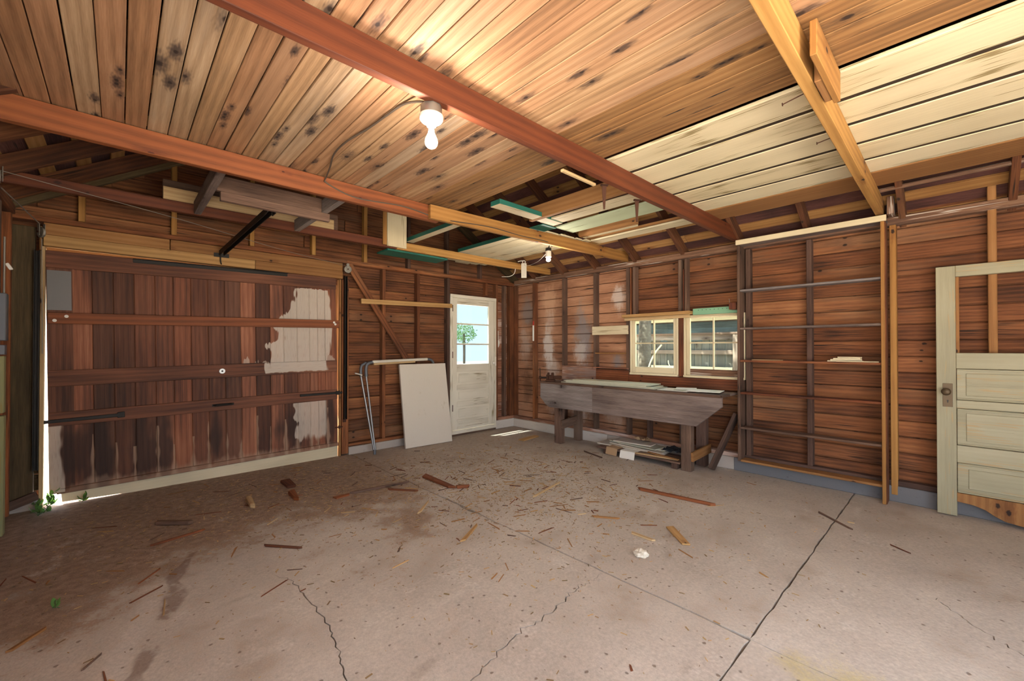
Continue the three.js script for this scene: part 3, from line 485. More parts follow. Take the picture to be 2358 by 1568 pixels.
// ------------------------------------------------------------------ the big plank door
const GX0 = -5.43, GX1 = -3.005, GY0 = 0.115, GY1 = 2.195;
const gSeams = [-5.27, -5.151, -5.013, -4.871, -4.722, -4.586, -4.447, -4.307, -4.163, -4.019, -3.881, -3.739, -3.6, -3.458, -3.32, -3.228, -3.134];
const txGD = (() => { // door skin: vertical grain on planks, horizontal on rails, old white paint and damp marks
  const W = 1440, H = 1236, d = new Uint8Array(W * H * 4), bm = new Uint8Array(W * H * 4), n1 = noise(401), n2 = noise(402), n3 = noise(403), r = rng(404), tint = gSeams.map(() => 0.72 + r() * 0.6), hue = gSeams.map(() => r());
  const A = [56, 33, 24], B = [114, 70, 48], C = [158, 108, 80], WH = [206, 196, 182], DK = [34, 22, 18], TAN = [176, 148, 124];
  for (let j = 0; j < H; j++) for (let i = 0; i < W; i++) {
    const x = GX0 + (GX1 - GX0) * i / W, y = GY0 + (GY1 - GY0) * j / H;
    const rail = y > 2.05 || (y > 1.035 && y < 1.175) || (y > 0.695 && y < 0.815) || y < 0.165;
    let k = 0; while (k < gSeams.length - 1 && x > gSeams[k]) k++;
    const gu = rail ? x : y + k * 3.1, gv = rail ? y : x;
    const fine = n1(gu * 3, gv * 150), f2 = n2(gu * 10, gv * 330), bl = n3(x * 1.6, y * 1.6) * 0.5 + n2(gu * 1.5 + 9, gv * 14) * 0.5, rg = Math.sin((gv + n1(gu * 0.8, gv * 4) * 0.02) * 150);
    let t = clamp(0.46 + 0.14 * fine + 0.08 * f2 + 0.4 * bl + 0.07 * rg); const c = t < 0.5 ? mix3(A, B, t * 2) : mix3(B, C, t * 2 - 1);
    if (!rail) { const m = tint[k]; c[0] *= m; c[1] *= m * (0.95 + hue[k] * 0.1); c[2] *= m * (0.92 + hue[k] * 0.2); }
    const rag = n3(x * 6, y * 3) * 0.09 + n1(x * 22, y * 7) * 0.05 + n2(x * 60, y * 9) * 0.03;
    // damp dark rise and bleached tongues at the plank seams low down
    if (y < 0.695) {
      const dk = sstep(0.0, 0.5, n1(x * 5 + 3, 2.2) + (x < -4.6 ? 0.45 : 0.1) - Math.abs(y - 0.42) * 1.4 + rag * 2); mxi(c, DK, dk * 0.6);
      let ds = 9, hs = 0; for (let q = 1; q < gSeams.length; q++) { const e = Math.abs(x - gSeams[q] + (q % 2 ? 0.008 : -0.006)); if (e < ds) { ds = e; hs = 0.42 + 0.22 * n2(q * 1.7, 3.3); } }
      const wid = 0.04 * clamp((hs - (y - 0.115)) / hs) ** 1.4 * (0.7 + 0.7 * n1(y * 9, x * 3)) + 0.003; if (y < 0.115 + hs && x > -5.2) mxi(c, TAN, (1 - sstep(wid * 0.2, wid * 1.3, ds + rag * 0.12)) * 0.7);
      mxi(c, TAN, sstep(0.0, 0.06, 0.2 + rag * 0.5 - y) * 0.5);
    }
    // white paint
    const u = x + rag; let pw = 0;
    if (y > 1.175 && y < 2.035 - rag * 0.15) pw = sstep(0, 0.02, u - (-3.72 + 0.25 * sstep(1.6, 1.95, y) + n1(y * 5, 1) * 0.14)) * (1 - sstep(-3.1, -3.08, x + rag * 0.4));
    if (y > 1.045 && y <= 1.175) pw = sstep(0, 0.02, u + 3.79) * (1 - sstep(-3.14, -3.11, x + rag * 0.3)) * sstep(1.05, 1.065, y + rag * 0.1);
    if (y > 0.2 && y < 0.69) pw = Math.max(pw, sstep(0, 0.03, u + 3.52 - sstep(0.45, 0.2, y) * 0.1 + n1(y * 8, 6) * 0.12) * (1 - sstep(-3.15, -3.13, x)) * sstep(0.2, 0.3, y + rag) * 0.9);
    if (x < -5.33 && y > 0.13 && y < 0.7) pw = Math.max(pw, (1 - sstep(-5.36, -5.335, x + rag * 0.3)) * 0.9);
    if (y > 1.175 && y < 1.2 + rag && x > -4.0) pw = Math.max(pw, 0.7);
    if (pw > 0) mxi(c, WH, clamp(pw) * (0.9 - 0.25 * sstep(0.3, 0.8, f2)));
    const q = (j * W + i) * 4; d[q] = clamp(c[0], 0, 255); d[q + 1] = clamp(c[1], 0, 255); d[q + 2] = clamp(c[2], 0, 255); d[q + 3] = 255; const h = clamp(0.5 + 0.22 * fine + 0.14 * f2 + 0.1 * rg) * 255; bm[q] = bm[q + 1] = bm[q + 2] = h; bm[q + 3] = 255;
  }
  return { map: dtex(d, W, H, true, THREE.ClampToEdgeWrapping), bump: dtex(bm, W, H, false, THREE.ClampToEdgeWrapping) };
})();
const mGD = new THREE.MeshStandardMaterial({ map: txGD.map, bumpMap: txGD.bump, bumpScale: 0.0012, roughness: 0.75 });
const gd = T('garage_door', 'wide tilt-up plank door with worn white paint patches and an orange brace board', 'garage door', [-4.215, 0.115, -0.02]);
function gdPiece(name, x0, x1, y0, y1, z0, z1, ch = 0.004) { // shares the door skin in door coordinates
  const m = pl(gd, name, mGD, x0, x1, y0, y1, z0, z1, ch), p = m.geometry.attributes.position, uv = m.geometry.attributes.uv, cx = (x0 + x1) / 2, cy = (y0 + y1) / 2;
  for (let i = 0; i < p.count; i++) uv.setXY(i, (p.getX(i) + cx - GX0) / (GX1 - GX0), (p.getY(i) + cy - GY0) / (GY1 - GY0)); return m;
}
for (let k = 0; k < gSeams.length - 1; k++) gdPiece('plank', gSeams[k] - 0.0004, gSeams[k + 1] + 0.0004, 0.15, 2.06, -0.056, -0.03 - rr(0, 0.004), 0.007);
gdPiece('stile', -5.425, -5.26, 0.12, 2.19, -0.05, -0.022); gdPiece('stile', -3.145, -3.01, 0.12, 2.19, -0.05, -0.018);
gdPiece('rail', -5.425, -3.01, 2.05, 2.195, -0.05, -0.008); gdPiece('rail', -5.42, -3.012, 1.035, 1.175, -0.05, -0.008); gdPiece('rail', -5.42, -3.012, 0.695, 0.815, -0.05, -0.008); gdPiece('rail', -5.38, -3.01, 0.115, 0.16, -0.052, -0.004);
{ const g = extr([[-5.355, 0.113], [-5.35, 0.04], [-5.0, 0.02], [-4.86, 0.008], [-4.0, -0.006], [-3.01, -0.022], [-3.01, 0.113]].map(([x, y]) => [x, y]), 0.018, 0.001); planar(g, 0, 1); const m = add(gd, 'weather_strip', g, M.white[0], 'white painted strip along the bottom edge'); m.position.set(4.215, -0.115, -0.03); }
const gb = pl(gd, 'brace_board', M.joist[0], -5.415, -2.985, 1.572, 1.668, -0.007, 0.016, 0.003, 0, 'fresh orange-brown board bolted across');
for (const [x, y] of [[-5.375, 1.6], [-5.305, 1.637], [-3.035, 1.617], [-3.05, 1.64]]) { const w = add(gb, 'washer', new THREE.CylinderGeometry(0.013, 0.013, 0.004, 16), M.whitePlastic); w.rotation.x = Math.PI / 2; w.position.set(x + 4.2, y - 1.62, 0.0135); }
pl(gd, 'metal_patch', M.sheet, -5.42, -5.275, 1.69, 2.03, -0.021, -0.018, 0.001, 1, 'grey sheet metal patch');
pl(gd, 'angle_iron', M.iron, -4.875, -3.56, 2.155, 2.19, -0.007, -0.002, 0.001); pl(gd, 'angle_iron', M.iron, -4.875, -3.56, 2.186, 2.191, -0.002, 0.028, 0.001);
{
  const h = pl(gd, 'handle_plate', M.iron, -4.285, -4.095, 0.742, 0.766, -0.008, -0.003, 0.002); const c = tube(gd, 'handle', M.iron, [[-4.27, 0.754, -0.004], [-4.25, 0.756, 0.03], [-4.19, 0.758, 0.036], [-4.13, 0.758, 0.03], [-4.11, 0.756, -0.004]].map((p) => V(...p)), 0.008, 24);
  const lk = add(gd, 'lock_cylinder', new THREE.CylinderGeometry(0.026, 0.028, 0.012, 20), M.steel); lk.rotation.x = Math.PI / 2; lk.position.set(-4.195 + 4.215, 1.105 - 0.115, 0.016);
  const lk2 = add(lk, 'keyway', new THREE.CylinderGeometry(0.009, 0.009, 0.016, 12), M.iron);
}
gd.rotation.z = 0.0165; gd.position.x += 0.026;
pl(wallA, 'door_stop', M.paleBrown, -3.09, -2.945, 0.75, 2.2, -0.125, -0.085, 0.003); pl(wallA, 'door_stop', M.paleBrown, -3.03, -2.945, 0.0, 0.75, -0.125, -0.1, 0.003); pl(wallA, 'door_stop', M.paleBrown, -5.45, -2.95, 2.14, 2.22, -0.125, -0.085, 0.003);
{ // rods of the latch and the tracks stay on the wall
  const a = T('latch_rod', 'black flat iron latch bar on the plank door beside the daylight gap', 'latch', [-5.18, 0.72, 0.01]); bar(a, 'bar', M.iron, V(-5.44, 0.722, 0.006), V(-4.945, 0.735, 0.006), 0.01, 0.03); bar(a, 'guide', M.iron, V(-4.98, 0.735, 0.004), V(-4.93, 0.737, 0.004), 0.012, 0.05);
  const b = T('latch_rod', 'black iron latch bar on the plank door beside the white paint patch', 'latch', [-3.2, 0.78, 0.01]); bar(b, 'bar', M.iron, V(-3.43, 0.79, 0.006), V(-2.94, 0.792, 0.006), 0.01, 0.026); bar(b, 'guide', M.iron, V(-3.02, 0.792, 0.006), V(-2.97, 0.792, 0.006), 0.014, 0.045);
  const c = T('bolt_latch', 'small rusty bolt latch low on the door jamb', 'latch', [-2.98, 0.36, 0.01]); bar(c, 'bolt', M.rust, V(-3.03, 0.366, 0.006), V(-2.935, 0.366, 0.006), 0.012, 0.014); bar(c, 'keeper', M.rust, V(-2.99, 0.366, 0.004), V(-2.965, 0.366, 0.004), 0.014, 0.04);
}
function uChannel(parent, name, mat, A, B, w, h, t, upv) { // open U profile swept along A-B
  const g = extr([[-w / 2, -h / 2], [-w / 2 + t, -h / 2], [-w / 2 + t, h / 2 - t], [w / 2 - t, h / 2 - t], [w / 2 - t, -h / 2], [w / 2, -h / 2], [w / 2, h / 2], [-w / 2, h / 2]], A.distanceTo(B), 0);
  const m = add(parent, name, g, mat), z = B.clone().sub(A).normalize(), x = upv.clone().cross(z).normalize(), y = z.clone().cross(x); m.quaternion.setFromRotationMatrix(new THREE.Matrix4().makeBasis(x, y, z)); m.position.copy(A).sub(org(parent)); return m;
}
{
  const tl = T('door_track', 'black steel door track up the jamb by the mildewed panel', 'track', [-5.473, 0.35, 0.03]); uChannel(tl, 'channel', M.iron, V(-5.473, 0.33, 0.03), V(-5.473, 2.16, 0.03), 0.032, 0.05, 0.004, V(0, 0, -1));
  const tr = T('door_track', 'black steel door track up the jamb by the diagonal brace', 'track', [-2.915, 0.45, 0.03]); uChannel(tr, 'channel', M.iron, V(-2.915, 0.46, 0.03), V(-2.915, 2.24, 0.03), 0.032, 0.05, 0.004, V(0, 0, -1)); pl(tr, 'foot_strap', M.rust, -2.935, -2.895, 0.42, 0.47, 0.004, 0.012, 0.001);
  const cr = T('center_rail', 'greasy black guide rail sloping from the door header up to the hung board', 'rail', [-4.15, 2.31, 0.7]);
  uChannel(cr, 'channel', M.iron, V(-4.206, 2.325, 0.06), V(-4.088, 2.462, 1.43), 0.045, 0.05, 0.006, V(0, 1, 0));
  uChannel(cr, 'rail_end_bracket', M.iron, V(-4.09, 2.465, 1.41), V(-4.083, 2.472, 1.478), 0.065, 0.07, 0.008, V(0, 1, 0));
  pl(cr, 'mounting_plate', M.iron, -4.27, -4.14, 2.285, 2.325, 0.043, 0.05, 0.001); tube(cr, 'hook', M.iron, [[-4.215, 2.31, 0.06], [-4.215, 2.25, 0.06], [-4.21, 2.225, 0.05], [-4.205, 2.215, 0.04]].map((p) => V(...p)), 0.006, 16);
  const pulley = (label, x, y, z, rot) => { const g = T('pulley', label, 'pulley', [x, y, z]); const w = lathe(g, 'wheel', M.wire, [[0.008, -0.009], [0.042, -0.009], [0.046, -0.006], [0.036, 0], [0.046, 0.006], [0.042, 0.009], [0.008, 0.009]], 28); w.rotation.z = Math.PI / 2; const a = add(g, 'axle', new THREE.CylinderGeometry(0.008, 0.008, 0.05, 12), M.rust); a.rotation.z = Math.PI / 2; const f = add(g, 'bracket', chbox(0.004, 0.1, 0.03, 0.001, 1), M.wire); f.position.set(0.017, 0.02, 0); const f2 = add(g, 'bracket', chbox(0.004, 0.1, 0.03, 0.001, 1), M.wire); f2.position.set(-0.017, 0.02, 0); g.rotation.y = rot; return g; };
  pulley('cobwebbed grey cable pulley on the header end above the daylight gap', -5.448, 2.305, 0.075, 0.5); pulley('round grey cable pulley on the header end above the diagonal brace', -2.9, 2.325, 0.06, 1.4); pulley('black cable pulley high on the dark side wall', -5.57, 2.5, 0.86, 0.2);
  const cb = T('door_cable', 'slack steel cable running under the thin tie joist along the header', 'cable', [-4.2, 2.4, 0.3]); tube(cb, 'cable', M.wire, [V(-5.57, 2.545, 0.85), V(-4.6, 2.475, 0.6), V(-3.7, 2.395, 0.32), V(-2.91, 2.365, 0.06)], 0.0025, 40, 6);
  const cb2 = T('door_cable', 'taut steel cable between the side wall pulley and the header pulley', 'cable', [-5.5, 2.4, 0.45]); tube(cb2, 'cable', M.wire, [V(-5.565, 2.44, 0.8), V(-5.452, 2.36, 0.14)], 0.004, 4, 6); tube(cb2, 'cable_drop', M.wire, [V(-5.44, 2.24, 0.13), V(-5.437, 1.3, 0.06)], 0.003, 4, 6);
}

// ------------------------------------------------------------------ white entry door (door_1)
{
  const d = S('door_1', 'white half-glazed entry door with three stacked panes, closed', 'door', [-0.86, 0.06, 0]);
  const W = M.doorWhite;
  const fr = pl(d, 'door_frame', W, -1.325, -1.285, 0.07, 2.165, -0.1, 0.012, 0.004); pl(d, 'door_frame', W, -0.445, -0.405, 0.07, 2.165, -0.1, 0.012, 0.004); pl(d, 'door_frame', W, -1.325, -0.405, 2.115, 2.165, -0.1, 0.014, 0.004);
  pl(d, 'threshold', W, -1.325, -0.405, 0.03, 0.085, -0.12, 0.02, 0.006); pl(d, 'step_board', M.greyBrown, -1.33, -0.405, 0.0, 0.03, -0.12, 0.0, 0.004);
  const z0 = -0.045, z1 = -0.005;
  pl(d, 'stile', W, -1.283, -1.19, 0.09, 2.112, z0, z1, 0.003); pl(d, 'stile', W, -0.555, -0.447, 0.09, 2.112, z0, z1, 0.003);
  pl(d, 'rail', W, -1.189, -0.556, 2.02, 2.112, z0, z1, 0.003); pl(d, 'rail', W, -1.189, -0.556, 0.98, 1.095, z0, z1, 0.003); pl(d, 'rail', W, -1.189, -0.556, 0.7, 0.775, z0, z1, 0.003); pl(d, 'rail', W, -1.189, -0.556, 0.44, 0.52, z0, z1, 0.003); pl(d, 'rail', W, -1.189, -0.556, 0.09, 0.135, z0, z1, 0.003); pl(d, 'rail', W, -1.189, -0.556, 0.215, 0.245, z0, z1, 0.003);
  for (const [a, b] of [[0.78, 0.975], [0.525, 0.695], [0.25, 0.435], [0.14, 0.21]]) { const p = pl(d, 'panel', W, -1.195, -0.55, a - 0.012, b + 0.012, z0 + 0.01, z1 - 0.014, 0.001); pl(p, 'raised_field', W, -1.15, -0.6, a + 0.03, b - 0.03, z1 - 0.014, z1 - 0.006, 0.006); }
  for (const y of [1.395, 1.71]) pl(d, 'glazing_bar', W, -1.189, -0.556, y - 0.003, y + 0.021, z0 + 0.008, z1, 0.003);
  for (const [a, b] of [[1.096, 1.394], [1.414, 1.709], [1.729, 2.019]]) pl(d, 'pane', M.glassDusty, -1.188, -0.557, a, b, -0.026, -0.023, 0.0005);
  const kn = lathe(d, 'knob', M.porcelain, [[0, 0.05], [0.016, 0.048], [0.026, 0.038], [0.027, 0.028], [0.016, 0.016], [0.01, 0.01], [0.02, 0.004], [0.024, 0]], 24); kn.rotation.x = Math.PI / 2; kn.position.set(-0.475 + 0.86, 1.1 - 0.06, -0.006);
  const rp = pl(d, 'strike_plate', M.porcelain, -0.437, -0.413, 1.05, 1.2, 0.012, 0.022, 0.004);
  for (const y of [0.38, 1.19, 1.9]) { const h = pl(d, 'hinge', M.rust, -1.292, -1.276, y, y + 0.1, -0.006, 0.014, 0.003); }
}
// ------------------------------------------------------------------ windows
function windowUnit(name, label, z0, z1, wear) {
  const w = S(name, label, 'window', [0.03, 1.0, (z0 + z1) / 2]), W = M.white, zm = (z0 + z1) / 2;
  pl(w, 'frame_jamb', W, -0.008, 0.09, WY0 + 0.002, WY1, z0, z0 + 0.022, 0.003); pl(w, 'frame_jamb', W, -0.008, 0.09, WY0 + 0.002, WY1, z1 - 0.022, z1, 0.003);
  pl(w, 'window_sill', W, -0.025, 0.12, WY0 - 0.004, WY0 + 0.022, z0, z1, 0.004); pl(w, 'frame_head', W, -0.004, 0.09, WY1 - 0.012, WY1, z0 + 0.023, z1 - 0.023, 0.003);
  const a = z0 + 0.024, b = z1 - 0.024, sx0 = 0.012, sx1 = 0.045;
  pl(w, 'sash_stile', W, sx0, sx1, WY0 + 0.024, WY1 - 0.014, a, a + 0.045, 0.003); pl(w, 'sash_stile', W, sx0, sx1, WY0 + 0.024, WY1 - 0.014, b - 0.045, b, 0.003);
  pl(w, 'sash_rail', wear ? M.plate : W, sx0, sx1, WY0 + 0.024, 1.098, a + 0.046, b - 0.046, 0.003); pl(w, 'sash_rail', W, sx0, sx1, 1.7, WY1 - 0.014, a + 0.046, b - 0.046, 0.003);
  pl(w, 'muntin', W, sx0 + 0.004, sx1 - 0.004, 1.099, 1.699, zm - 0.008, zm + 0.008, 0.003); pl(w, 'muntin', W, sx0 + 0.004, sx1 - 0.004, 1.399, 1.415, a + 0.046, zm - 0.009, 0.003); pl(w, 'muntin', W, sx0 + 0.004, sx1 - 0.004, 1.399, 1.415, zm + 0.009, b - 0.046, 0.003);
  for (const [p, q] of [[a + 0.046, zm - 0.009], [zm + 0.009, b - 0.046]]) for (const [r, s] of [[1.099, 1.398], [1.416, 1.699]]) pl(w, 'pane', M.glassWindow, 0.027, 0.03, r, s, p, q, 0.0004);
}
windowUnit('window_1', 'four-pane white window under the yellow wooden valance', 2.262, 2.922, false);
windowUnit('window_2', 'four-pane window with a rotted sash rail, under the green strip, beside the shelves', 2.99, 3.665, true);
{
  const v = T('window_valance', 'yellow pine valance boards fixed above the window', 'valance', [-0.06, 1.72, 2.65]); pl(v, 'face_board', M.pale, -0.07, -0.05, 1.705, 1.745, 2.215, 3.09, 0.003); pl(v, 'top_board', M.pale, -0.1, 0.0, 1.747, 1.785, 2.195, 3.1, 0.004); pl(v, 'end_block', M.pale, -0.049, 0.0, 1.705, 1.746, 2.215, 2.25, 0.003);
  const g = T('green_strip', 'green painted header strip with nail holes above the second window', 'board', [-0.01, 1.74, 3.37]); pl(g, 'strip', mk(0x7fae8c, 0.7), -0.012, -0.0095, 1.737, 1.81, 3.105, 3.625, 0.001); for (let i = 0; i < 9; i++) { const h = add(g, 'nail_hole', new THREE.CylinderGeometry(0.004, 0.004, 0.002, 8), M.black); h.rotation.z = Math.PI / 2; h.position.set(-0.003, 0.05, -0.2 + i * 0.045); }
  pl(g, 'backing', M.green, -0.009, 0.0, 1.737, 1.81, 3.105, 3.63, 0.001);
  const b = T('wood_block', 'small orange wooden block with a bent wire, screwed beside the shelf top', 'block', [-0.06, 1.78, 3.57]); pl(b, 'block', M.joist, -0.12, 0.0, 1.765, 1.84, 3.545, 3.62, 0.004); tube(b, 'wire', M.wire, [V(-0.11, 1.84, 3.55), V(-0.112, 1.87, 3.548), V(-0.118, 1.885, 3.545)], 0.002, 8, 6);
  const c = T('cleat_board', 'cream speckled board nailed across the studs beside the window', 'board', [-0.02, 1.53, 1.95]); pl(c, 'board', M.whiteWarm, -0.024, -0.002, 1.53, 1.65, 1.66, 2.24, 0.004);
  const s = T('stud_shelf', 'thin little shelf board between studs under the cream board', 'shelf', [0.03, 1.26, 1.95]); pl(s, 'board', M.paleBrown, -0.03, 0.083, 1.262, 1.282, 1.715, 2.195, 0.003);
  const t = T('paper_strip', 'narrow white paper strip with red edging pinned on a stud', 'paper', [-0.004, 1.46, 0.47]); pl(t, 'strip', M.paper, -0.004, -0.001, 1.46, 1.72, 0.455, 0.49, 0.0005); pl(t, 'red_edge', M.red, -0.0048, -0.0041, 1.715, 1.785, 0.46, 0.49, 0.0003);
  const st = T('wood_strip', 'yellow worn wooden strip nailed across the studs between the two doors', 'board', [-2.0, 1.93, 0.03]); bar(st, 'strip', M.pale, V(-2.72, 1.945, 0.035), V(-1.3, 1.98, 0.015), 0.022, 0.062);
  const sw = T('light_switch', 'white light switch box on the planks beside the entry door', 'switch', [-0.35, 1.49, -0.04]); pl(sw, 'box', M.whitePlastic, -0.39, -0.315, 1.495, 1.625, -0.085, -0.05, 0.004); pl(sw, 'plate', M.whitePlastic, -0.395, -0.31, 1.49, 1.63, -0.05, -0.044, 0.003); pl(sw, 'toggle', M.cream, -0.357, -0.347, 1.552, 1.572, -0.044, -0.03, 0.002);
  const ou = T('power_outlet', 'white power outlet with a dark centre below the light switch', 'outlet', [-0.35, 1.25, -0.04]); pl(ou, 'plate', M.whitePlastic, -0.39, -0.318, 1.25, 1.365, -0.085, -0.046, 0.004); pl(ou, 'socket_face', M.black, -0.37, -0.338, 1.27, 1.345, -0.046, -0.043, 0.002);
  const pg = T('dust_wad', 'torn white wad stuck to the planks between switch and outlet', 'wad', [-0.31, 1.38, -0.06]); const wg = new THREE.IcosahedronGeometry(0.05, 3); const wp = wg.attributes.position; for (let i = 0; i < wp.count; i++) { const f = 1 + 0.2 * fA(wp.getX(i) * 40, wp.getY(i) * 40 + wp.getZ(i) * 30); wp.setXYZ(i, wp.getX(i) * 0.55 * f, wp.getY(i) * 1.2 * f, wp.getZ(i) * 0.4 * f); } wg.computeVertexNormals(); const wm = add(pg, 'wad', wg, M.paper); wm.position.set(0.01, 0.04, -0.006);
}

// ------------------------------------------------------------------ bookshelf against the window wall
{
  const s = T('shelf_unit', 'tall open wooden shelf unit with six bare shelves, built on to the studs', 'shelf', [-0.03, 0.0, 4.235]);
  pl(s, 'side_panel', M.greyBrown, -0.14, 0.084, 0.14, 2.445, 3.635, 3.66, 0.004, 1); pl(s, 'side_panel', M.stud, -0.145, -0.002, 0.0, 2.445, 4.803, 4.832, 0.004, 1); pl(s, 'front_strip', M.joistTan, -0.16, -0.146, 0.0, 2.445, 4.80, 4.825, 0.003);
  for (const [y, m] of [[1.965, M.grey], [1.56, M.grey], [1.215, M.brown], [0.873, M.brown], [0.503, M.greyBrown], [0.155, M.paleBrown]]) { const o = y < 0.3 ? -0.012 : -0.135; pl(s, 'shelf_board', m, -0.138, -0.004, y - 0.018, y + 0.004, 3.662, 4.8, 0.004); }
  pl(s, 'top_board', M.white, -0.165, -0.145, 2.446, 2.498, 3.63, 4.84, 0.003, 2, 'pale painted fascia board on top'); pl(s, 'top_shelf', M.grey, -0.144, -0.006, 2.448, 2.466, 3.635, 4.835, 0.003);
  const o = ['topmost', 'second', 'third', 'lowest'];
  for (let i = 0; i < 4; i++) { const t = T('white_lath', 'thin white slat on the third shelf board, ' + ['lowest of the small stack', 'second lowest in the small stack', 'second highest in the small stack', 'topmost of the small stack'][i], 'slat', [-0.07, 1.2195 + i * 0.0115, 4.56], 'white slats stacked on a shelf'); const m = add(t, 'slat', chbox(0.05, 0.011, 0.26 - i * 0.03, 0.001, 2), M.white[0]); m.position.set(rr(-0.02, 0.02), 0.0055, rr(-0.02, 0.02)); m.rotation.y = rr(-0.15, 0.15); }
  const p = T('white_lath', 'longer loose white slat lying in front of the small stack', 'slat', [-0.11, 1.2195, 4.6]); const q = add(p, 'slat', chbox(0.022, 0.008, 0.3, 0.001, 2), M.white[1]); q.position.set(0, 0.004, 0.03); q.rotation.y = 0.04;
  for (let i = 0; i < 3; i++) { const t = T('wood_lath', 'short tan lath lying loose on the third shelf board', 'lath', [-0.05 - i * 0.03, 1.2195, 3.87 + i * 0.02], 'laths on a shelf'); const m = add(t, 'lath', chbox(0.016, 0.006, 0.22 + i * 0.03, 0.001, 2), M.pale[0]); m.position.y = 0.003; m.rotation.y = rr(-0.1, 0.1); }
}
// ------------------------------------------------------------------ workbench with vise
{
  const b = T('workbench', 'long weathered grey workbench with a deep clipped-corner apron', 'workbench', [-0.25, 0, 2.35]);
  const apron = (pts, mat) => { const g = extr(pts, 0.032, 0.002); g.rotateY(-Math.PI / 2); const m = add(b, 'apron_board', planar(g, 2, 1), mat); m.position.set(-0.455, 0, 0).sub(org(b)); return m; };
  apron([[1.086, 0.832], [1.084, 0.63], [1.12, 0.6], [1.18, 0.54], [1.25, 0.505], [1.996, 0.508], [1.996, 0.832]], M.grey[0]);
  apron([[2.0, 0.832], [2.0, 0.508], [3.338, 0.512], [3.6, 0.74], [3.6, 0.832]], M.grey[1]);
  pl(b, 'bench_top', M.greyBrown, -0.5, -0.26, 0.834, 0.86, 1.08, 3.605, 0.005); pl(b, 'bench_top', M.grey, -0.257, -0.024, 0.834, 0.86, 1.085, 3.6, 0.005);
  pl(b, 'leg', M.greyBrown, -0.453, -0.36, 0, 0.83, 1.318, 1.435, 0.005); pl(b, 'leg', M.greyBrown, -0.453, -0.36, 0, 0.83, 3.158, 3.268, 0.005);
  pl(b, 'leg', M.greyBrown, -0.12, -0.03, 0, 0.83, 1.4, 1.5, 0.005); pl(b, 'leg', M.studDark, -0.12, -0.03, 0, 0.83, 3.18, 3.29, 0.005);
  bar(b, 'stretcher', M.greyBrown, V(-0.45, 0.27, 1.45), V(-0.03, 0.31, 1.45), 0.025, 0.12, V(0, 1, 0)); bar(b, 'stretcher', M.paleBrown, V(-0.455, 0.165, 3.282), V(-0.03, 0.2, 3.305), 0.025, 0.1, V(0, 1, 0));
  pl(b, 'cross_bearer', M.greyBrown, -0.358, -0.1, 0.74, 0.83, 1.34, 1.38, 0.004); pl(b, 'cross_bearer', M.greyBrown, -0.358, -0.1, 0.74, 0.83, 3.2, 3.24, 0.004);
  bar(b, 'end_brace', M.studDark, V(-0.24, 0.02, 3.4), V(-0.03, 0.62, 3.59), 0.035, 0.16, V(-1, 0, 0), 0.006);
  // vise
  const v = T('bench_vise', 'small rusty iron bench vise on the end of the workbench', 'vise', [-0.4, 0.861, 1.2]);
  const R = M.rust, part = (n, x, y, z, sx, sy, sz, ch = 0.006) => { const m = add(v, n, chbox(sx, sy, sz, ch), R); m.position.set(x, y, z); return m; };
  part('base', 0, 0.012, 0, 0.14, 0.024, 0.12); part('body', 0.01, 0.055, 0, 0.09, 0.07, 0.07, 0.012); part('fixed_jaw', 0.03, 0.1, 0, 0.035, 0.05, 0.12); part('slide', 0.1, 0.06, 0, 0.12, 0.045, 0.045); part('moving_jaw', -0.03, 0.1, 0, 0.03, 0.05, 0.11); part('jaw_front', -0.045, 0.06, 0, 0.03, 0.08, 0.06, 0.01);
  const sc = add(v, 'screw', new THREE.CylinderGeometry(0.012, 0.012, 0.1, 14), M.iron); sc.rotation.z = Math.PI / 2; sc.position.set(-0.1, 0.055, 0); const hd = add(v, 'screw_head', new THREE.CylinderGeometry(0.02, 0.02, 0.03, 14), R); hd.rotation.z = Math.PI / 2; hd.position.set(-0.15, 0.055, 0);
  const hn = add(v, 'handle', new THREE.CylinderGeometry(0.005, 0.005, 0.2, 10), M.iron); hn.position.set(-0.15, 0.1, 0); hn.rotation.x = 0.25; v.rotation.y = -0.9;
  // sheets on the bench
  const sheets = [[1.42, 2.83, 0.0, 0.33, 'lowest'], [1.5, 2.78, 0.02, 0.3, 'second'], [1.46, 2.72, 0.01, 0.31, 'third'], [1.6, 2.76, -0.01, 0.27, 'topmost']];
  sheets.forEach(([a, e, r, w, which], i) => { const t = T('white_board', 'long pale green-white board on the workbench, ' + which + (which === 'topmost' || which === 'lowest' ? ' of the stack' : ' from the bottom of the stack'), 'board', [-0.26, 0.861 + i * 0.0125, (a + e) / 2], 'boards stacked on the workbench'); const m = add(t, 'board', chbox(w, 0.012, e - a, 0.001, 2), M.panelGreen); m.position.y = 0.006; m.rotation.y = r; });
  [[3.03, 0.34, 0.3, 0.06, 0], [3.2, 0.3, 0.3, -0.12, 1], [3.35, 0.34, 0.28, 0.18, 2], [3.12, 0.22, 0.24, 0.4, 3]].forEach(([z, l, w, r, i]) => { const t = T('white_sheet', ['flat white sheet under the others at the shelf end of the bench', 'slightly skewed white sheet on the bench', 'white sheet overhanging towards the shelf end', 'small turned white sheet on top of the others'][i], 'sheet', [-0.27 + (i % 2) * 0.04, 0.8615 + i * 0.0055, z], 'sheets on the workbench'); const m = add(t, 'sheet', chbox(w, 0.005, l, 0.001, 2), i === 1 ? M.panelGreen : M.paper); m.position.y = 0.0026; m.rotation.y = r; });
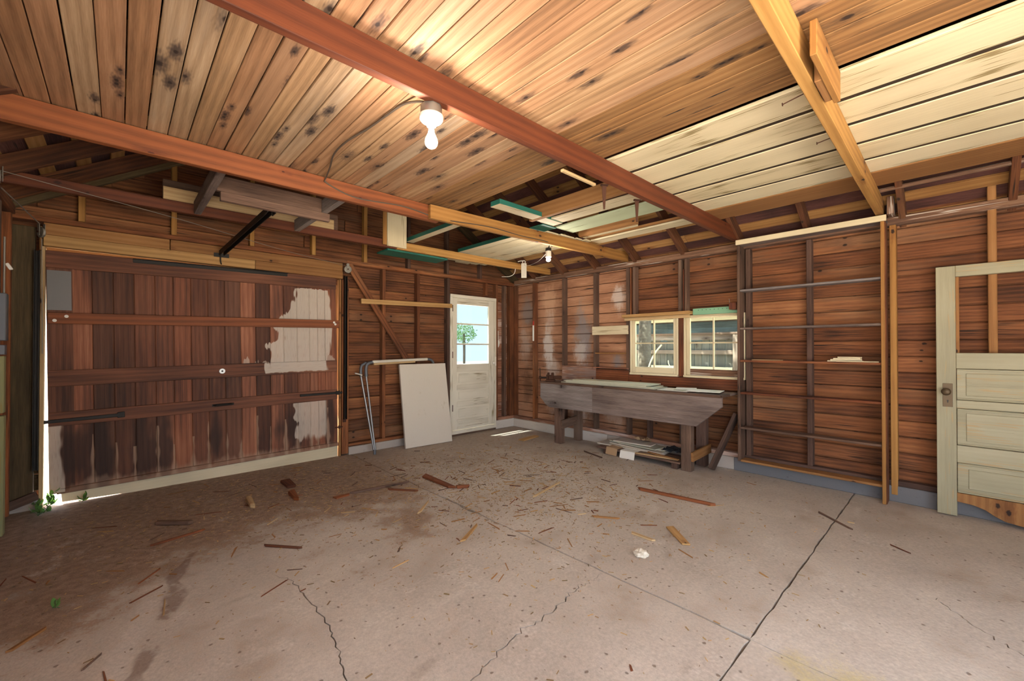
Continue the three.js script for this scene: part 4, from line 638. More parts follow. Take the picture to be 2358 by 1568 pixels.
  // heap under the bench
  const low = T('low_platform', 'low plank platform under the workbench holding scrap', 'platform', [-0.28, 0, 2.65]); pl(low, 'bearer', M.studDark, -0.46, -0.05, 0.0, 0.06, 2.15, 2.22, 0.004); pl(low, 'bearer', M.studDark, -0.46, -0.05, 0.0, 0.06, 3.05, 3.12, 0.004); for (const [x, m] of [[-0.46, M.greyBrown], [-0.345, M.greyBrown], [-0.23, M.greyBrown]]) pl(low, 'plank', m, x, x + 0.1, 0.061, 0.083, 2.05, 3.15, 0.004);
  const sh = (n, l, c, x, y, z, sx, sy, sz, ry, rx, mat) => { const t = T(n, l, c, [x, y, z], 'scrap heap under the bench'); const m = add(t, c, chbox(sx, sy, sz, 0.001, 2), mat); m.rotation.set(rx, ry, 0); m.position.y = sy / 2; return t; };
  sh('scrap_sheet', 'wide dusty beige sheet at the bottom of the heap under the bench', 'sheet', -0.17, 0.085, 2.42, 0.3, 0.012, 0.9, 0.08, 0.0, M.panel);
  sh('scrap_sheet', 'second beige sheet lying crooked in the heap under the bench', 'sheet', -0.17, 0.099, 2.5, 0.26, 0.012, 0.75, -0.1, 0.0, M.panel);
  sh('scrap_sheet', 'top beige sheet, narrow and long, in the heap under the bench', 'sheet', -0.15, 0.113, 2.55, 0.18, 0.014, 0.62, 0.05, 0.0, M.panel);
  sh('scrap_sheet', 'thin grey-white sheet near the top of the heap under the bench', 'sheet', -0.18, 0.128, 2.46, 0.24, 0.01, 0.66, -0.06, 0.0, M.panelGreen); sh('scrap_sheet', 'short topmost beige offcut on the heap under the bench', 'sheet', -0.16, 0.139, 2.42, 0.2, 0.012, 0.5, 0.1, 0.0, M.panel);
  sh('scrap_stick', 'pale split stick on the front of the platform', 'stick', -0.42, 0.084, 2.85, 0.03, 0.014, 0.5, 0.12, 0, M.pale[0]); sh('scrap_stick', 'brown broken lath on the front of the platform', 'stick', -0.4, 0.1, 2.92, 0.025, 0.012, 0.42, -0.2, 0, M.paleBrown[0]);
  // crumpled sheets: grid draped over the platform edge
  const drape = (n, l, c, mat, x, y, z, w, d, f, drop, amp, s) => { const g = new THREE.PlaneGeometry(w, d, 22, 22); g.rotateX(-Math.PI / 2); const p = g.attributes.position; for (let i = 0; i < p.count; i++) { let px = p.getX(i), pz = p.getZ(i), py = amp * (fA(px * f + s, pz * f) + 0.5 * fB(px * f * 2.3, pz * f * 2.3 + s)); const e = -px - w * 0.1; if (e > 0 && drop > 0) { py -= e * drop; px = -w * 0.1 - e * (1 - drop * 0.75); } p.setXYZ(i, px, py + amp * 1.2, pz); } g.computeVertexNormals(); const t = T(n, l, c, [x, y, z], 'scrap heap under the bench'); add(t, c, g, mat); return t; };
  drape('newspaper', 'white newspaper page hanging over the platform edge', 'paper', M.paper, -0.44, 0.086, 2.5, 0.22, 0.2, 9, 1.0, 0.004, 1);
  drape('torn_cardboard', 'torn tan cardboard flap beside the hanging newspaper', 'cardboard', M.card, -0.44, 0.087, 2.28, 0.22, 0.16, 7, 0.95, 0.008, 5);
  drape('dark_rag', 'crumpled dark charcoal rag on the scrap heap', 'rag', M.cloth, -0.2, 0.132, 3.0, 0.26, 0.28, 13, 0, 0.022, 9);
  drape('crumpled_paper', 'crumpled cream paper standing at the back of the heap', 'paper', M.card, -0.1, 0.153, 2.5, 0.12, 0.2, 16, 0, 0.03, 14);
}
// ------------------------------------------------------------------ old panelled door leaning on the window wall
{
  const d = T('old_door', 'weathered grey-green panelled door without glass leaning against the studs', 'door', [0, 0, 0]);
  const D = M.door, w = 0.83, t0 = -0.04, t1 = 0; // built upright: local z along the width, then leaned
  const stile = (shape) => { const g = extr(shape, 0.04, 0.002); g.rotateY(-Math.PI / 2); return planar(g, 1, 2); };
  pl(d, 'stile', D, t0, t1, 0.0, 2.0, 0, 0.112, 0.003, 1); pl(d, 'stile', D, t0, t1, 0.0, 2.0, w - 0.112, w, 0.003, 1);
  pl(d, 'rail', D, t0, t1, 1.91, 2.0, 0.113, w - 0.113, 0.003); pl(d, 'rail', D, t0, t1, 1.17, 1.295, 0.113, w - 0.113, 0.003); pl(d, 'rail', D, t0, t1, 0.855, 0.918, 0.113, w - 0.113, 0.003); pl(d, 'rail', D, t0, t1, 0.425, 0.56, 0.113, w - 0.113, 0.003);
  pl(d, 'opening_bead', M.paleBrown, t0 + 0.004, t1, 1.296, 1.909, 0.113, 0.132, 0.002); pl(d, 'opening_bead', M.paleBrown, t0 + 0.004, t1, 1.296, 1.909, w - 0.132, w - 0.113, 0.002);
  const br = add(d, 'bottom_rail', stile([[0.113, 0.182], [0.113, 0.118], [0.2, 0.11], [0.26, 0.09], [0.31, 0.055], [0.36, 0.03], [0.43, 0.02], [0.52, 0.012], [w - 0.113, 0.0], [w - 0.113, 0.182]]), M.paleBrown[0], 'splintered bare bottom rail');
  for (const [a, b] of [[0.921, 1.167], [0.563, 0.852], [0.185, 0.422]]) {
    const p = pl(d, 'panel', D, t0 + 0.012, t1 - 0.012, a, b, 0.115, w - 0.115, 0.002); const m = a < 0.3 ? 0.06 : 0.05;
    pl(p, 'raised_field', D, t0 + 0.004, t0 + 0.0125, a + m * 0.7, b - m * 0.7, 0.115 + m, w - 0.115 - m, 0.005);
    for (const y of [a + 0.003, b - 0.015]) pl(p, 'moulding', D, t0 + 0.003, t0 + 0.0118, y, y + 0.012, 0.116, w - 0.116, 0.004);
    if (a > 0.5) pl(p, 'moulding', D, t0 + 0.001, t0 + 0.0035, (a + b) / 2 - 0.012, (a + b) / 2 + 0.008, 0.17, w - 0.17, 0.003);
  }
  const pt = pl(d, 'lock_plate', M.brass, t0 - 0.004, t0 - 0.0005, 0.86, 1.048, 0.036, 0.092, 0.002); const kh = add(pt, 'keyhole', new THREE.CylinderGeometry(0.006, 0.006, 0.002, 12), M.black); kh.rotation.z = Math.PI / 2; kh.position.set(-0.0016, -0.045, 0); const ks = add(pt, 'keyhole', chbox(0.002, 0.016, 0.006, 0.0003), M.black); ks.position.set(-0.0016, -0.053, 0);
  const kn = lathe(d, 'knob', M.brass, [[0, 0.06], [0.018, 0.058], [0.028, 0.048], [0.029, 0.038], [0.02, 0.028], [0.011, 0.022], [0.011, 0.008], [0.018, 0.004], [0.02, 0]], 28); kn.rotation.z = Math.PI / 2; kn.position.set(t0 - 0.004, 0.982, 0.056);
  d.position.set(-0.075, 0.012, 5.132); d.rotation.z = -0.034; d.rotation.y = 0.0;
}
// ------------------------------------------------------------------ leaning panel and pipe frame
{
  const p = T('leaning_sheet', 'big plain off-white panel leaning against the studs beside the entry door', 'panel', [0, 0, 0]);
  const m = add(p, 'panel', chbox(0.72, 1.13, 0.035, 0.002, 1), M.panel); m.position.y = 0.565; { const q = m.geometry.attributes.uv; for (let i = 0; i < q.count; i++) q.setXY(i, q.getX(i) * 2.2, q.getY(i) * 1.0); }
  p.position.set(-1.83, 0.005, 0.238); p.rotation.set(-0.178, -0.055, 0.0, 'YXZ');
  const f = T('pipe_frame', 'grey bent pipe frame with a tan crossbar, leaning on the studs behind the white panel', 'frame', [-2.15, 0, 0.1]);
  tube(f, 'leg', M.steel, [V(-2.6, 0.05, 0.2), V(-2.665, 0.98, 0.075)], 0.012, 4, 12); tube(f, 'leg', M.steel, [V(-2.61, 0.05, 0.185), V(-2.725, 0.98, 0.055)], 0.013, 4, 12);
  tube(f, 'elbow', M.pipe, [V(-2.665, 0.98, 0.075), V(-2.662, 1.08, 0.06), V(-2.64, 1.14, 0.055), V(-2.57, 1.165, 0.055)], 0.02, 20, 12); tube(f, 'elbow', M.pipe, [V(-2.725, 0.98, 0.055), V(-2.725, 1.06, 0.045), V(-2.71, 1.12, 0.04), V(-2.65, 1.155, 0.035)], 0.018, 20, 12);
  tube(f, 'crossbar', M.cream, [V(-2.58, 1.165, 0.055), V(-1.75, 1.185, 0.04)], 0.02, 4, 12); const sl2 = bar(f, 'crossbar_slat', M.pale, V(-2.56, 1.135, 0.06), V(-1.95, 1.155, 0.055), 0.02, 0.026);
  tube(f, 'elbow', M.pipe, [V(-1.75, 1.185, 0.04), V(-1.68, 1.175, 0.03), V(-1.63, 1.13, 0.015), V(-1.615, 1.04, 0.005)], 0.018, 20, 12); tube(f, 'leg', M.steel, [V(-1.615, 1.04, 0.005), V(-1.6, 0.2, -0.012)], 0.012, 4, 12);
  for (const [x, z] of [[-2.604, 0.195], [-1.6, -0.012]]) { const c = add(f, 'foot_cap', new THREE.CylinderGeometry(0.017, 0.018, 0.06, 14), M.pipe); c.position.set(x + 2.15, z < 0.1 ? 0.171 : 0.03, z - 0.1); }
  tube(f, 'hook', M.whitePlastic, [V(-2.72, 1.0, 0.07), V(-2.78, 1.02, 0.09), V(-2.82, 1.03, 0.1)], 0.008, 8, 8);
}
// ------------------------------------------------------------------ lumber stored in the loft
{
  const one = (n, l, c, mat, x0, x1, y0, y1, z0, z1, grp, ry = 0) => { const t = T(n, l, c, [(x0 + x1) / 2, y0, (z0 + z1) / 2], grp); const m = add(t, c === 'board' ? 'board' : 'timber', chbox(x1 - x0, y1 - y0, z1 - z0, 0.003), pick(mat)); m.position.y = (y1 - y0) / 2; t.rotation.y = ry; return t; };
  const G = 'lumber stored on the joists';
  one('loft_plank', 'long yellow plank standing on edge on the thin tie joist', 'board', M.pale[0], -4.71, -3.3, 2.601, 2.715, 0.66, 0.69, G); one('loft_plank', 'dull brown plank standing on edge behind the yellow plank', 'board', M.greyBrown, -4.71, -3.24, 2.601, 2.79, 0.61, 0.64, G);
  one('loft_timber', 'grey cross timber between the joists at the yellow plank end', 'timber', M.grey, -4.505, -4.455, 2.515, 2.625, 0.696, 1.918, G); one('loft_timber', 'grey cross timber between the joists beyond the guide rail', 'timber', M.grey, -3.705, -3.655, 2.515, 2.625, 0.732, 1.925, G);
  one('hung_board', 'wide grey board hung between the two cross timbers, holding the guide rail', 'board', M.greyBrown, -4.43, -3.64, 2.445, 2.514, 1.48, 1.52, G); pl(scene.children[scene.children.length - 1], 'board', M.greyBrown, -4.453, -3.707, 2.514, 2.63, 1.48, 1.52, 0.003);
  one('upright_board', 'short off-white board nailed upright to the thin tie joist', 'board', M.white, -2.735, -2.49, 2.522, 2.94, 0.766, 0.786, G); one('upright_board', 'narrow tan batten nailed beside the upright white board', 'board', M.joistTan, -2.785, -2.74, 2.53, 2.96, 0.764, 0.784, G);
  const twoTone = (l, x0, x1, y0, z0, z1, len) => { const t = T('painted_trim', l, 'trim board', [(x0 + x1) / 2, y0, (z0 + z1) / 2], G); const a = add(t, 'white_face', chbox(x1 - x0, 0.003, z1 - z0, 0.001), M.whiteWarm[0], 'white painted underside'); a.position.y = 0.0015; const b = add(t, 'green_body', chbox(x1 - x0, 0.045, z1 - z0, 0.002), M.green[0], 'dark green painted sides'); b.position.y = 0.0256; return t; };
  twoTone('green and white trim board across the two tie joists by the upright board', -2.42, -2.33, 2.641, 0.66, 1.93); twoTone('green and white trim board along the edge of the white loft boards', -1.63, -1.52, 2.64, 0.62, 2.02); twoTone('green and white trim board lying crosswise under the hole in the ceiling', -2.46, -1.58, 2.656, 2.29, 2.42);
  one('teal_board', 'teal painted board fixed flat under the thin tie joist', 'board', M.teal[0], -2.7, -1.86, 2.487, 2.508, 0.44, 0.72, G); one('teal_board', 'dark green board end sticking out beside the crosswise trim board', 'board', M.green[0], -1.72, -1.5, 2.65, 2.66, 2.06, 2.27, G);
  const W = [['wide off-white board flat on the joists, next to the green-edged trim', -1.50, -1.29, 0.14, 2.12, 2.642], ['widest off-white board flat on the joists over the entry door side', -1.27, -1.03, -0.02, 2.14, 2.644], ['split off-white board flat on the joists', -1.01, -0.9, 0.1, 2.16, 2.643], ['narrow cream board flat on the joists above the socket lamp', -0.88, -0.78, 0.16, 2.2, 2.642]];
  for (const [l, a, b, z0, z1, y] of W) one('white_loft_board', l, 'board', M.white, a, b, y, y + 0.018, Math.max(0.05, z0), z1, G);
  const E2 = [['brown timber on edge bridging the ceiling hole', 'loft_timber', M.paleBrown, -1.9, -1.85, 2.652, 2.79, 2.24, 3.53], ['cream board beside the brown timber, bridging the ceiling hole', 'white_loft_board', M.whiteWarm, -1.76, -1.58, 2.665, 2.683, 2.26, 3.53], ['pale green-tinted board bridging the ceiling hole', 'white_loft_board', M.greenPale, -1.5, -1.2, 2.66, 2.678, 2.25, 3.55], ['short brown timber with a cut end lying on the joists', 'loft_timber', M.paleBrown, -1.03, -0.97, 2.655, 2.725, 2.2, 2.95], ['off-white lath beside the short cut timber', 'white_loft_board', M.white, -0.95, -0.89, 2.66, 2.68, 2.2, 2.9], ['long brown two-by-four beside the rafters feet', 'loft_timber', M.paleBrown, -0.79, -0.70, 2.66, 2.70, 2.1, 3.42], ['cream board under the long brown two-by-four', 'white_loft_board', M.white, -0.82, -0.64, 2.638, 2.656, 2.22, 3.5]];
  for (const [l, n, m, x0, x1, y0, y1, z0, z1] of E2) one(n, l, n === 'loft_timber' ? 'timber' : 'board', m, x0, x1, y0, y1, z0, z1, G);
  one('joist_block', 'short thick block nailed to the side of the yellowed joist', 'block', M.paleBrown, -2.78, -2.56, 2.5, 2.62, 4.838, 4.866, undefined); one('joist_cleat', 'plank offcut standing off the yellowed joist on the short block', 'block', M.joistTan, -3.0, -2.53, 2.495, 2.635, 4.867, 4.892, undefined);
  one('thin_strip', 'thin pale strip nailed under the ceiling hole edge beside the joist', 'strip', M.pale[0], -2.88, -2.52, 2.495, 2.512, 3.49, 3.515, undefined);
  for (const [x, l] of [[-2.446, 'long rusty strap hinge hanging from the dark joist over the ceiling hole'], [-2.001, 'second rusty strap hinge hanging from the dark joist, closer to the window wall']]) { const t = T('strap_hinge', l, 'hinge', [x, 2.34, 3.53]); const g = extr([[-0.006, 0], [0.006, 0], [0.016, 0.15], [0.016, 0.17], [-0.016, 0.17], [-0.016, 0.15]], 0.004, 0); const m = add(t, 'strap', g, M.rust); const k = add(t, 'knuckle', new THREE.CylinderGeometry(0.009, 0.009, 0.05, 12), M.rust); k.rotation.z = Math.PI / 2; k.position.set(0, 0.172, 0.002); const n = add(t, 'leaf', chbox(0.045, 0.004, 0.03, 0.001), M.rust); n.position.set(0, 0.167, 0.02); t.rotation.y = -0.6; }
  for (const [a, b, l] of [[[-2.64, 2.545, 4.81], [-2.62, 2.535, 4.68], 'long bent rusty nail sticking out of the yellowed joist by the block'], [[-2.02, 2.55, 4.8], [-2.0, 2.545, 4.7], 'rusty nail sticking out of the yellowed joist over the white boards']]) { const t = T('rusty_nail', l, 'nail', a); tube(t, 'shank', M.rust, [V(...a), V(...b)], 0.003, 4, 6); const h = add(t, 'head', new THREE.CylinderGeometry(0.008, 0.008, 0.003, 10), M.rust); h.position.set(b[0] - a[0], b[1] - a[1], b[2] - a[2]); h.rotation.x = Math.PI / 2; }
  const pp = T('white_pole', 'long flaking white pole laid on the rafters above the shelf unit', 'pole', [-0.3, 2.67, 5.6]); tube(pp, 'pole', M.plate[0], [V(-0.3, 2.672, 4.72), V(-0.3, 2.69, 6.8)], 0.018, 8, 10);
  const rk = T('rafter_block', 'short blocks of dusty wood on the top plate above the shelf unit', 'block', [-0.05, 2.5, 4.86]); pl(rk, 'block', M.plate, -0.12, 0.02, 2.507, 2.66, 4.84, 4.885, 0.004);
}
// ------------------------------------------------------------------ things on the dark side wall
{
  const p = T('door_jamb_post', 'narrow post with peeling pale green paint on the dark side wall', 'post', [-5.6, 0, 0.55]);
  pl(p, 'lower_board', mats(txDoor, [0xd8e0c0])[0], -5.6, -5.572, 0.0, 0.86, 0.5, 0.58, 0.004); pl(p, 'upper_board', mats(txDoor, [0xe0e6c8])[0], -5.602, -5.574, 0.88, 1.29, 0.5, 0.575, 0.004); pl(p, 'post', M.greyBrown, -5.645, -5.602, 0.0, 2.42, 0.5, 0.6, 0.004);
  const h = T('track_box', 'grey rusted metal box fixed on the peeling post', 'bracket', [-5.59, 1.4, 0.55]); pl(h, 'box', M.pipe, -5.6, -5.562, 1.4, 1.74, 0.52, 0.61, 0.005); pl(h, 'lower_plate', M.pipe, -5.6, -5.568, 1.3, 1.37, 0.53, 0.6, 0.003);
  const r = T('vertical_rod', 'thin pale rod with a white clip up the side wall post', 'rod', [-5.575, 1.74, 0.56]); tube(r, 'rod', M.wire, [V(-5.58, 1.742, 0.56), V(-5.58, 2.15, 0.56)], 0.006, 4, 8); const c = add(r, 'clip', chbox(0.02, 0.05, 0.025, 0.003), M.whitePlastic); c.position.set(0.015, 0.2, -0.02); c.rotation.z = 0.5;
  const u = T('corner_post_piece', 'weathered upright post carrying the black side wall pulley', 'post', [-5.6, 2.1, 0.9]); pl(u, 'post', M.greyBrown, -5.645, -5.59, 1.8, 2.48, 0.84, 0.9, 0.004);
}
// ------------------------------------------------------------------ debris on the floor
{
  // a split stick: tapered, slightly jagged box along local z
  const splinterGeo = (L, w, h, s) => { const g = chbox(w, h, L, Math.min(w, h) * 0.2, 2), p = g.attributes.position; for (let i = 0; i < p.count; i++) { const z = p.getZ(i) / L, e = Math.abs(z) > 0.3 ? 1 : 0; const f = (z > 0 ? 1 - 0.45 * s : 1); p.setXYZ(i, p.getX(i) * f + (e ? (z > 0 ? 1 : -1) * w * 0.15 * s : 0), p.getY(i), p.getZ(i) + (e ? (p.getX(i) > 0 ? 1 : -1) * (z > 0 ? 1 : -1) * Math.min(w, L * 0.08) * s : 0)); } g.computeVertexNormals(); return g; };
  const stick = (name, label, cat, mat, a, b, w, h, s = 0.5, y = 0) => { const L = Math.hypot(b[0] - a[0], b[1] - a[1]); const m = single(name, label, cat, splinterGeo(L, w, h, s), pick(mat), [(a[0] + b[0]) / 2, h / 2 + 0.001 + y, (a[1] + b[1]) / 2]); m.rotation.y = Math.atan2(b[0] - a[0], b[1] - a[1]); return m; };
  stick('wood_stick', 'long orange-red stick of wood on the floor in front of the workbench', 'stick', M.joist, [-1.364, 3.177], [-1.278, 3.825], 0.035, 0.025, 0.4);
  stick('floor_board', 'flat tan board offcut on the floor close to the cracked slab joint', 'board', M.pale, [-1.951, 3.771], [-2.143, 3.979], 0.06, 0.012, 0.2);
  stick('floor_board', 'pale board offcut on the floor in front of the white entry door', 'board', M.pale, [-0.716, 0.914], [-0.335, 0.864], 0.1, 0.018, 0.1);
  stick('wood_stick', 'dark stick on the floor between the workbench front legs', 'stick', M.studDark, [-0.564, 1.925], [-0.668, 2.266], 0.02, 0.015);
  stick('wood_plank', 'dark brown broken plank beside the long floor joint', 'plank', M.brown, [-2.629, 1.422], [-2.642, 1.929], 0.075, 0.022, 0.6); stick('wood_chunk', 'small orange-ended chunk at the tip of the broken plank', 'chunk', M.joist, [-2.6, 1.95], [-2.5, 2.02], 0.05, 0.025, 0.4);
  stick('wood_stick', 'long dark stick with an orange torn end pointing at the floor joint', 'stick', M.greyBrown, [-3.398, 1.417], [-2.861, 1.494], 0.028, 0.02); stick('wood_chunk', 'flat orange chip at the torn end of the long dark stick', 'chunk', M.joist, [-3.56, 1.43], [-3.425, 1.44], 0.06, 0.012, 0.7);
  stick('wood_stick', 'red-brown stick lying beside the long dark stick', 'stick', M.brown, [-3.099, 1.551], [-2.929, 1.776], 0.022, 0.016); stick('wood_splint', 'tan splint lying alone across the joint of the slabs', 'stick', M.pale, [-3.222, 2.889], [-2.98, 2.754], 0.03, 0.012, 0.7);
  stick('wood_stick', 'thick brown stick on the dirt before the plank door', 'stick', M.greyBrown, [-4.758, 1.066], [-4.565, 1.247], 0.04, 0.03, 0.3); stick('wood_stick', 'long thin brown stick slanting over the dirt', 'stick', M.brown, [-4.803, 1.503], [-4.508, 1.445], 0.016, 0.014);
  stick('wood_stick', 'dark brown stick crossed by thin splinters on the dirt edge', 'stick', M.brown, [-4.243, 2.028], [-4.078, 2.233], 0.018, 0.014); stick('wood_chunk', 'pale split wood chunk standing out on the dirt before the plank door', 'chunk', M.pale, [-4.127, 0.96], [-4.15, 1.2], 0.045, 0.04, 0.5); stick('wood_chunk', 'red-brown square chunk near the plank door', 'chunk', M.brown, [-3.746, 0.63], [-3.759, 0.86], 0.09, 0.03, 0.3); stick('wood_chunk', 'pointed orange wedge of wood near the plank door', 'chunk', M.joist, [-3.795, 1.03], [-3.833, 1.26], 0.06, 0.035, 0.8);
  stick('wood_lath', 'long tan lath on the floor along the dark side wall', 'lath', M.paleBrown, [-5.322, 2.377], [-5.218, 2.258], 0.02, 0.01); stick('wood_stick', 'grey twig-thin stick out on the bare concrete by the oil streak', 'stick', M.greyBrown, [-5.077, 2.75], [-5.02, 2.674], 0.008, 0.007); stick('wood_splint', 'flat brown splint in the middle of the splinter field', 'stick', M.paleBrown, [-2.208, 3.254], [-2.1, 3.424], 0.025, 0.01); stick('wood_splint', 'bent pale splint beside the tan board offcut', 'stick', M.pale, [-2.246, 3.626], [-2.251, 3.799], 0.03, 0.012); stick('wood_splint', 'tan forked splint in the middle of the splinter field', 'stick', M.pale, [-2.234, 2.631], [-1.755, 2.531], 0.022, 0.014); stick('wood_splint', 'light jagged splint on the plank door side of the floor joint', 'stick', M.pale, [-3.183, 2.244], [-2.983, 2.075], 0.022, 0.012, 0.9);
  stick('wood_splint', 'thin orange splint on the dirt left by the side wall', 'stick', M.joist, [-4.883, 2.051], [-4.78, 1.922], 0.008, 0.006); stick('wood_splint', 'curved brown splint on the dirt beside the oil streak', 'stick', M.brown, [-4.922, 2.264], [-4.785, 2.173], 0.008, 0.006); stick('wood_splint', 'dry splint on the crack near the shelf unit', 'stick', M.greyBrown, [-0.786, 4.466], [-1.008, 4.706], 0.018, 0.01); stick('wood_splint', 'thin red-brown splint on the bare slab beyond the shelf unit', 'stick', M.brown, [-1.118, 4.931], [-1.187, 5.032], 0.01, 0.006);
  { const g = new THREE.IcosahedronGeometry(0.05, 3), p = g.attributes.position; for (let i = 0; i < p.count; i++) { const f = 0.8 + 0.5 * fA(p.getX(i) * 35 + 3, p.getY(i) * 35 + p.getZ(i) * 25); p.setXYZ(i, p.getX(i) * f * 1.3, Math.max(-0.012, p.getY(i) * f * 0.5), p.getZ(i) * f); } g.computeVertexNormals(); single('plaster_lump', 'crumbled yellowish-white lump on the bare concrete', 'lump', g, M.cream, [-2.49, 0.013, 3.84]); }
  // splinter field: 300 single splinters, shared shapes
  const geos = []; [0.03, 0.04, 0.05, 0.06, 0.07, 0.085, 0.1, 0.12, 0.145, 0.17, 0.045, 0.035, 0.09, 0.11].forEach((L, i) => geos.push(splinterGeo(L, [0.006, 0.011, 0.007, 0.013, 0.008][i % 5], [0.004, 0.006, 0.003][i % 3], 0.3 + (i * 0.37) % 0.6)));
  const smats = [M.brown[0], M.paleBrown[0], M.pale[1], M.greyBrown[0], M.pale[0], M.brown[1], M.greyBrown[1], M.paleBrown[2]], sname = ['dark brown', 'light brown', 'tan', 'grey-brown', 'tan', 'dark brown', 'grey-brown', 'light brown'];
  const spot = () => { for (;;) { const x = rr(-5.5, -0.15), z = rr(0.1, 4.9); let d = Math.exp(-(((x + 2.1) / 1.15) ** 2) - ((z - 2.2) / 1.15) ** 2) * 1.1 + Math.exp(-(((x + 4.0) / 1.2) ** 2) - ((z - 1.0) / 0.9) ** 2) * 0.6 + 0.012; if (x > -0.62 && z > 0.9 && z < 3.5 && x > -0.5) d *= 0.15; if (x < -1.35 && x > -2.75 && z < 0.4) d = 0; if (rnd() < d) return [x, z]; } };
  for (let i = 0; i < 300; i++) { const [x, z] = spot(), g = geos[Math.floor(rnd() * geos.length)]; const h = 0.006; g.computeBoundingBox(); const si = Math.floor(rnd() * smats.length), gl = g.boundingBox.max.z - g.boundingBox.min.z; const m = single('wood_splinter', (gl > 0.09 ? 'long thin ' : gl > 0.045 ? 'thin ' : 'tiny ') + sname[si] + ' wood splinter ' + (z > 3.3 ? 'out on the clean bare slab' : x > -1.3 ? 'scattered before the workbench' : x < -2.85 ? 'on the dirt before the plank door' : 'in the thick of the splinter field'), 'splinter', g, smats[si], [x, -g.boundingBox.min.y + 0.0006, z], 'wood splinters scattered over the floor'); m.rotation.y = rr(0, 6.283); }
  // crumbs: uncountable dust of chips
  const crumb = chbox(0.004, 0.003, 0.022, 0.0005, 2), N = 8000, im = new THREE.InstancedMesh(crumb, M.pale[0], N), q = new THREE.Object3D(), col = new THREE.Color();
  for (let i = 0; i < N; i++) { const [x, z] = spot(); q.position.set(x, 0.0022, z); q.rotation.set(0, rr(0, 6.283), 0); const s = 0.3 + 1.3 * rnd() ** 2.5; q.scale.set(s * rr(0.6, 1.6), rr(0.5, 1.2), s); q.updateMatrix(); im.setMatrixAt(i, q.matrix); const k = rr(0.3, 1.1); col.setRGB(k, k * rr(0.86, 1), k * rr(0.78, 0.95)); im.setColorAt(i, col); }
  im.name = 'wood_crumbs'; im.castShadow = im.receiveShadow = true; im.userData = { label: 'fine brown wood crumbs and bark dust littering the concrete', category: 'crumbs', kind: 'stuff' }; scene.add(im);
}
// ------------------------------------------------------------------ weeds at the daylight gap
{
  const leafG = (L, w) => { const s = new THREE.Shape(); s.moveTo(0, 0); s.bezierCurveTo(w, L * 0.25, w * 0.8, L * 0.75, 0, L); s.bezierCurveTo(-w * 0.8, L * 0.75, -w, L * 0.25, 0, 0); const g = new THREE.ShapeGeometry(s, 5), p = g.attributes.position; for (let i = 0; i < p.count; i++) p.setZ(i, 0.25 * Math.abs(p.getX(i)) - 3 * p.getY(i) ** 2); g.computeVertexNormals(); return g; };
  const lg = [leafG(0.05, 0.018), leafG(0.035, 0.014), leafG(0.06, 0.02)];
  const weed = (label, x, z, n, hh, spread) => { const t = T('weed', label, 'plant', [x, 0, z]); for (let i = 0; i < n; i++) { const a = rr(0, 6.28), l = rr(0.3, 1) * hh, ex = Math.cos(a) * spread * rr(0.2, 1), ez = Math.abs(Math.sin(a)) * spread * rr(0.2, 1); const tip = V(ex, l, ez); const c = new THREE.QuadraticBezierCurve3(V(0, 0.001, 0), V(ex * 0.3, l * 0.7, ez * 0.3), tip); const st = add(t, 'stem', new THREE.TubeGeometry(c, 6, 0.0016, 5), M.leafDark); for (let k = 0; k < 4; k++) { const lf = add(st, 'leaf', lg[Math.floor(rnd() * 3)], M.leaf); const p = c.getPoint(0.45 + k * 0.18); lf.position.copy(p); lf.rotation.set(rr(0.2, 1.5), rr(0, 6.28), rr(-0.5, 0.5), 'YXZ'); } } return t; };
  weed('bright green weed growing in at the daylight gap of the plank door', -5.405, 0.06, 9, 0.14, 0.1); weed('low green weed spreading in front of the daylight gap', -5.44, 0.2, 7, 0.07, 0.1); weed('small weed sprig standing under the plank door bottom edge', -5.2, 0.05, 3, 0.1, 0.04); weed('wilted green weed lying alone on the dirty floor', -5.19, 2.06, 1, 0.012, 0.03);
}
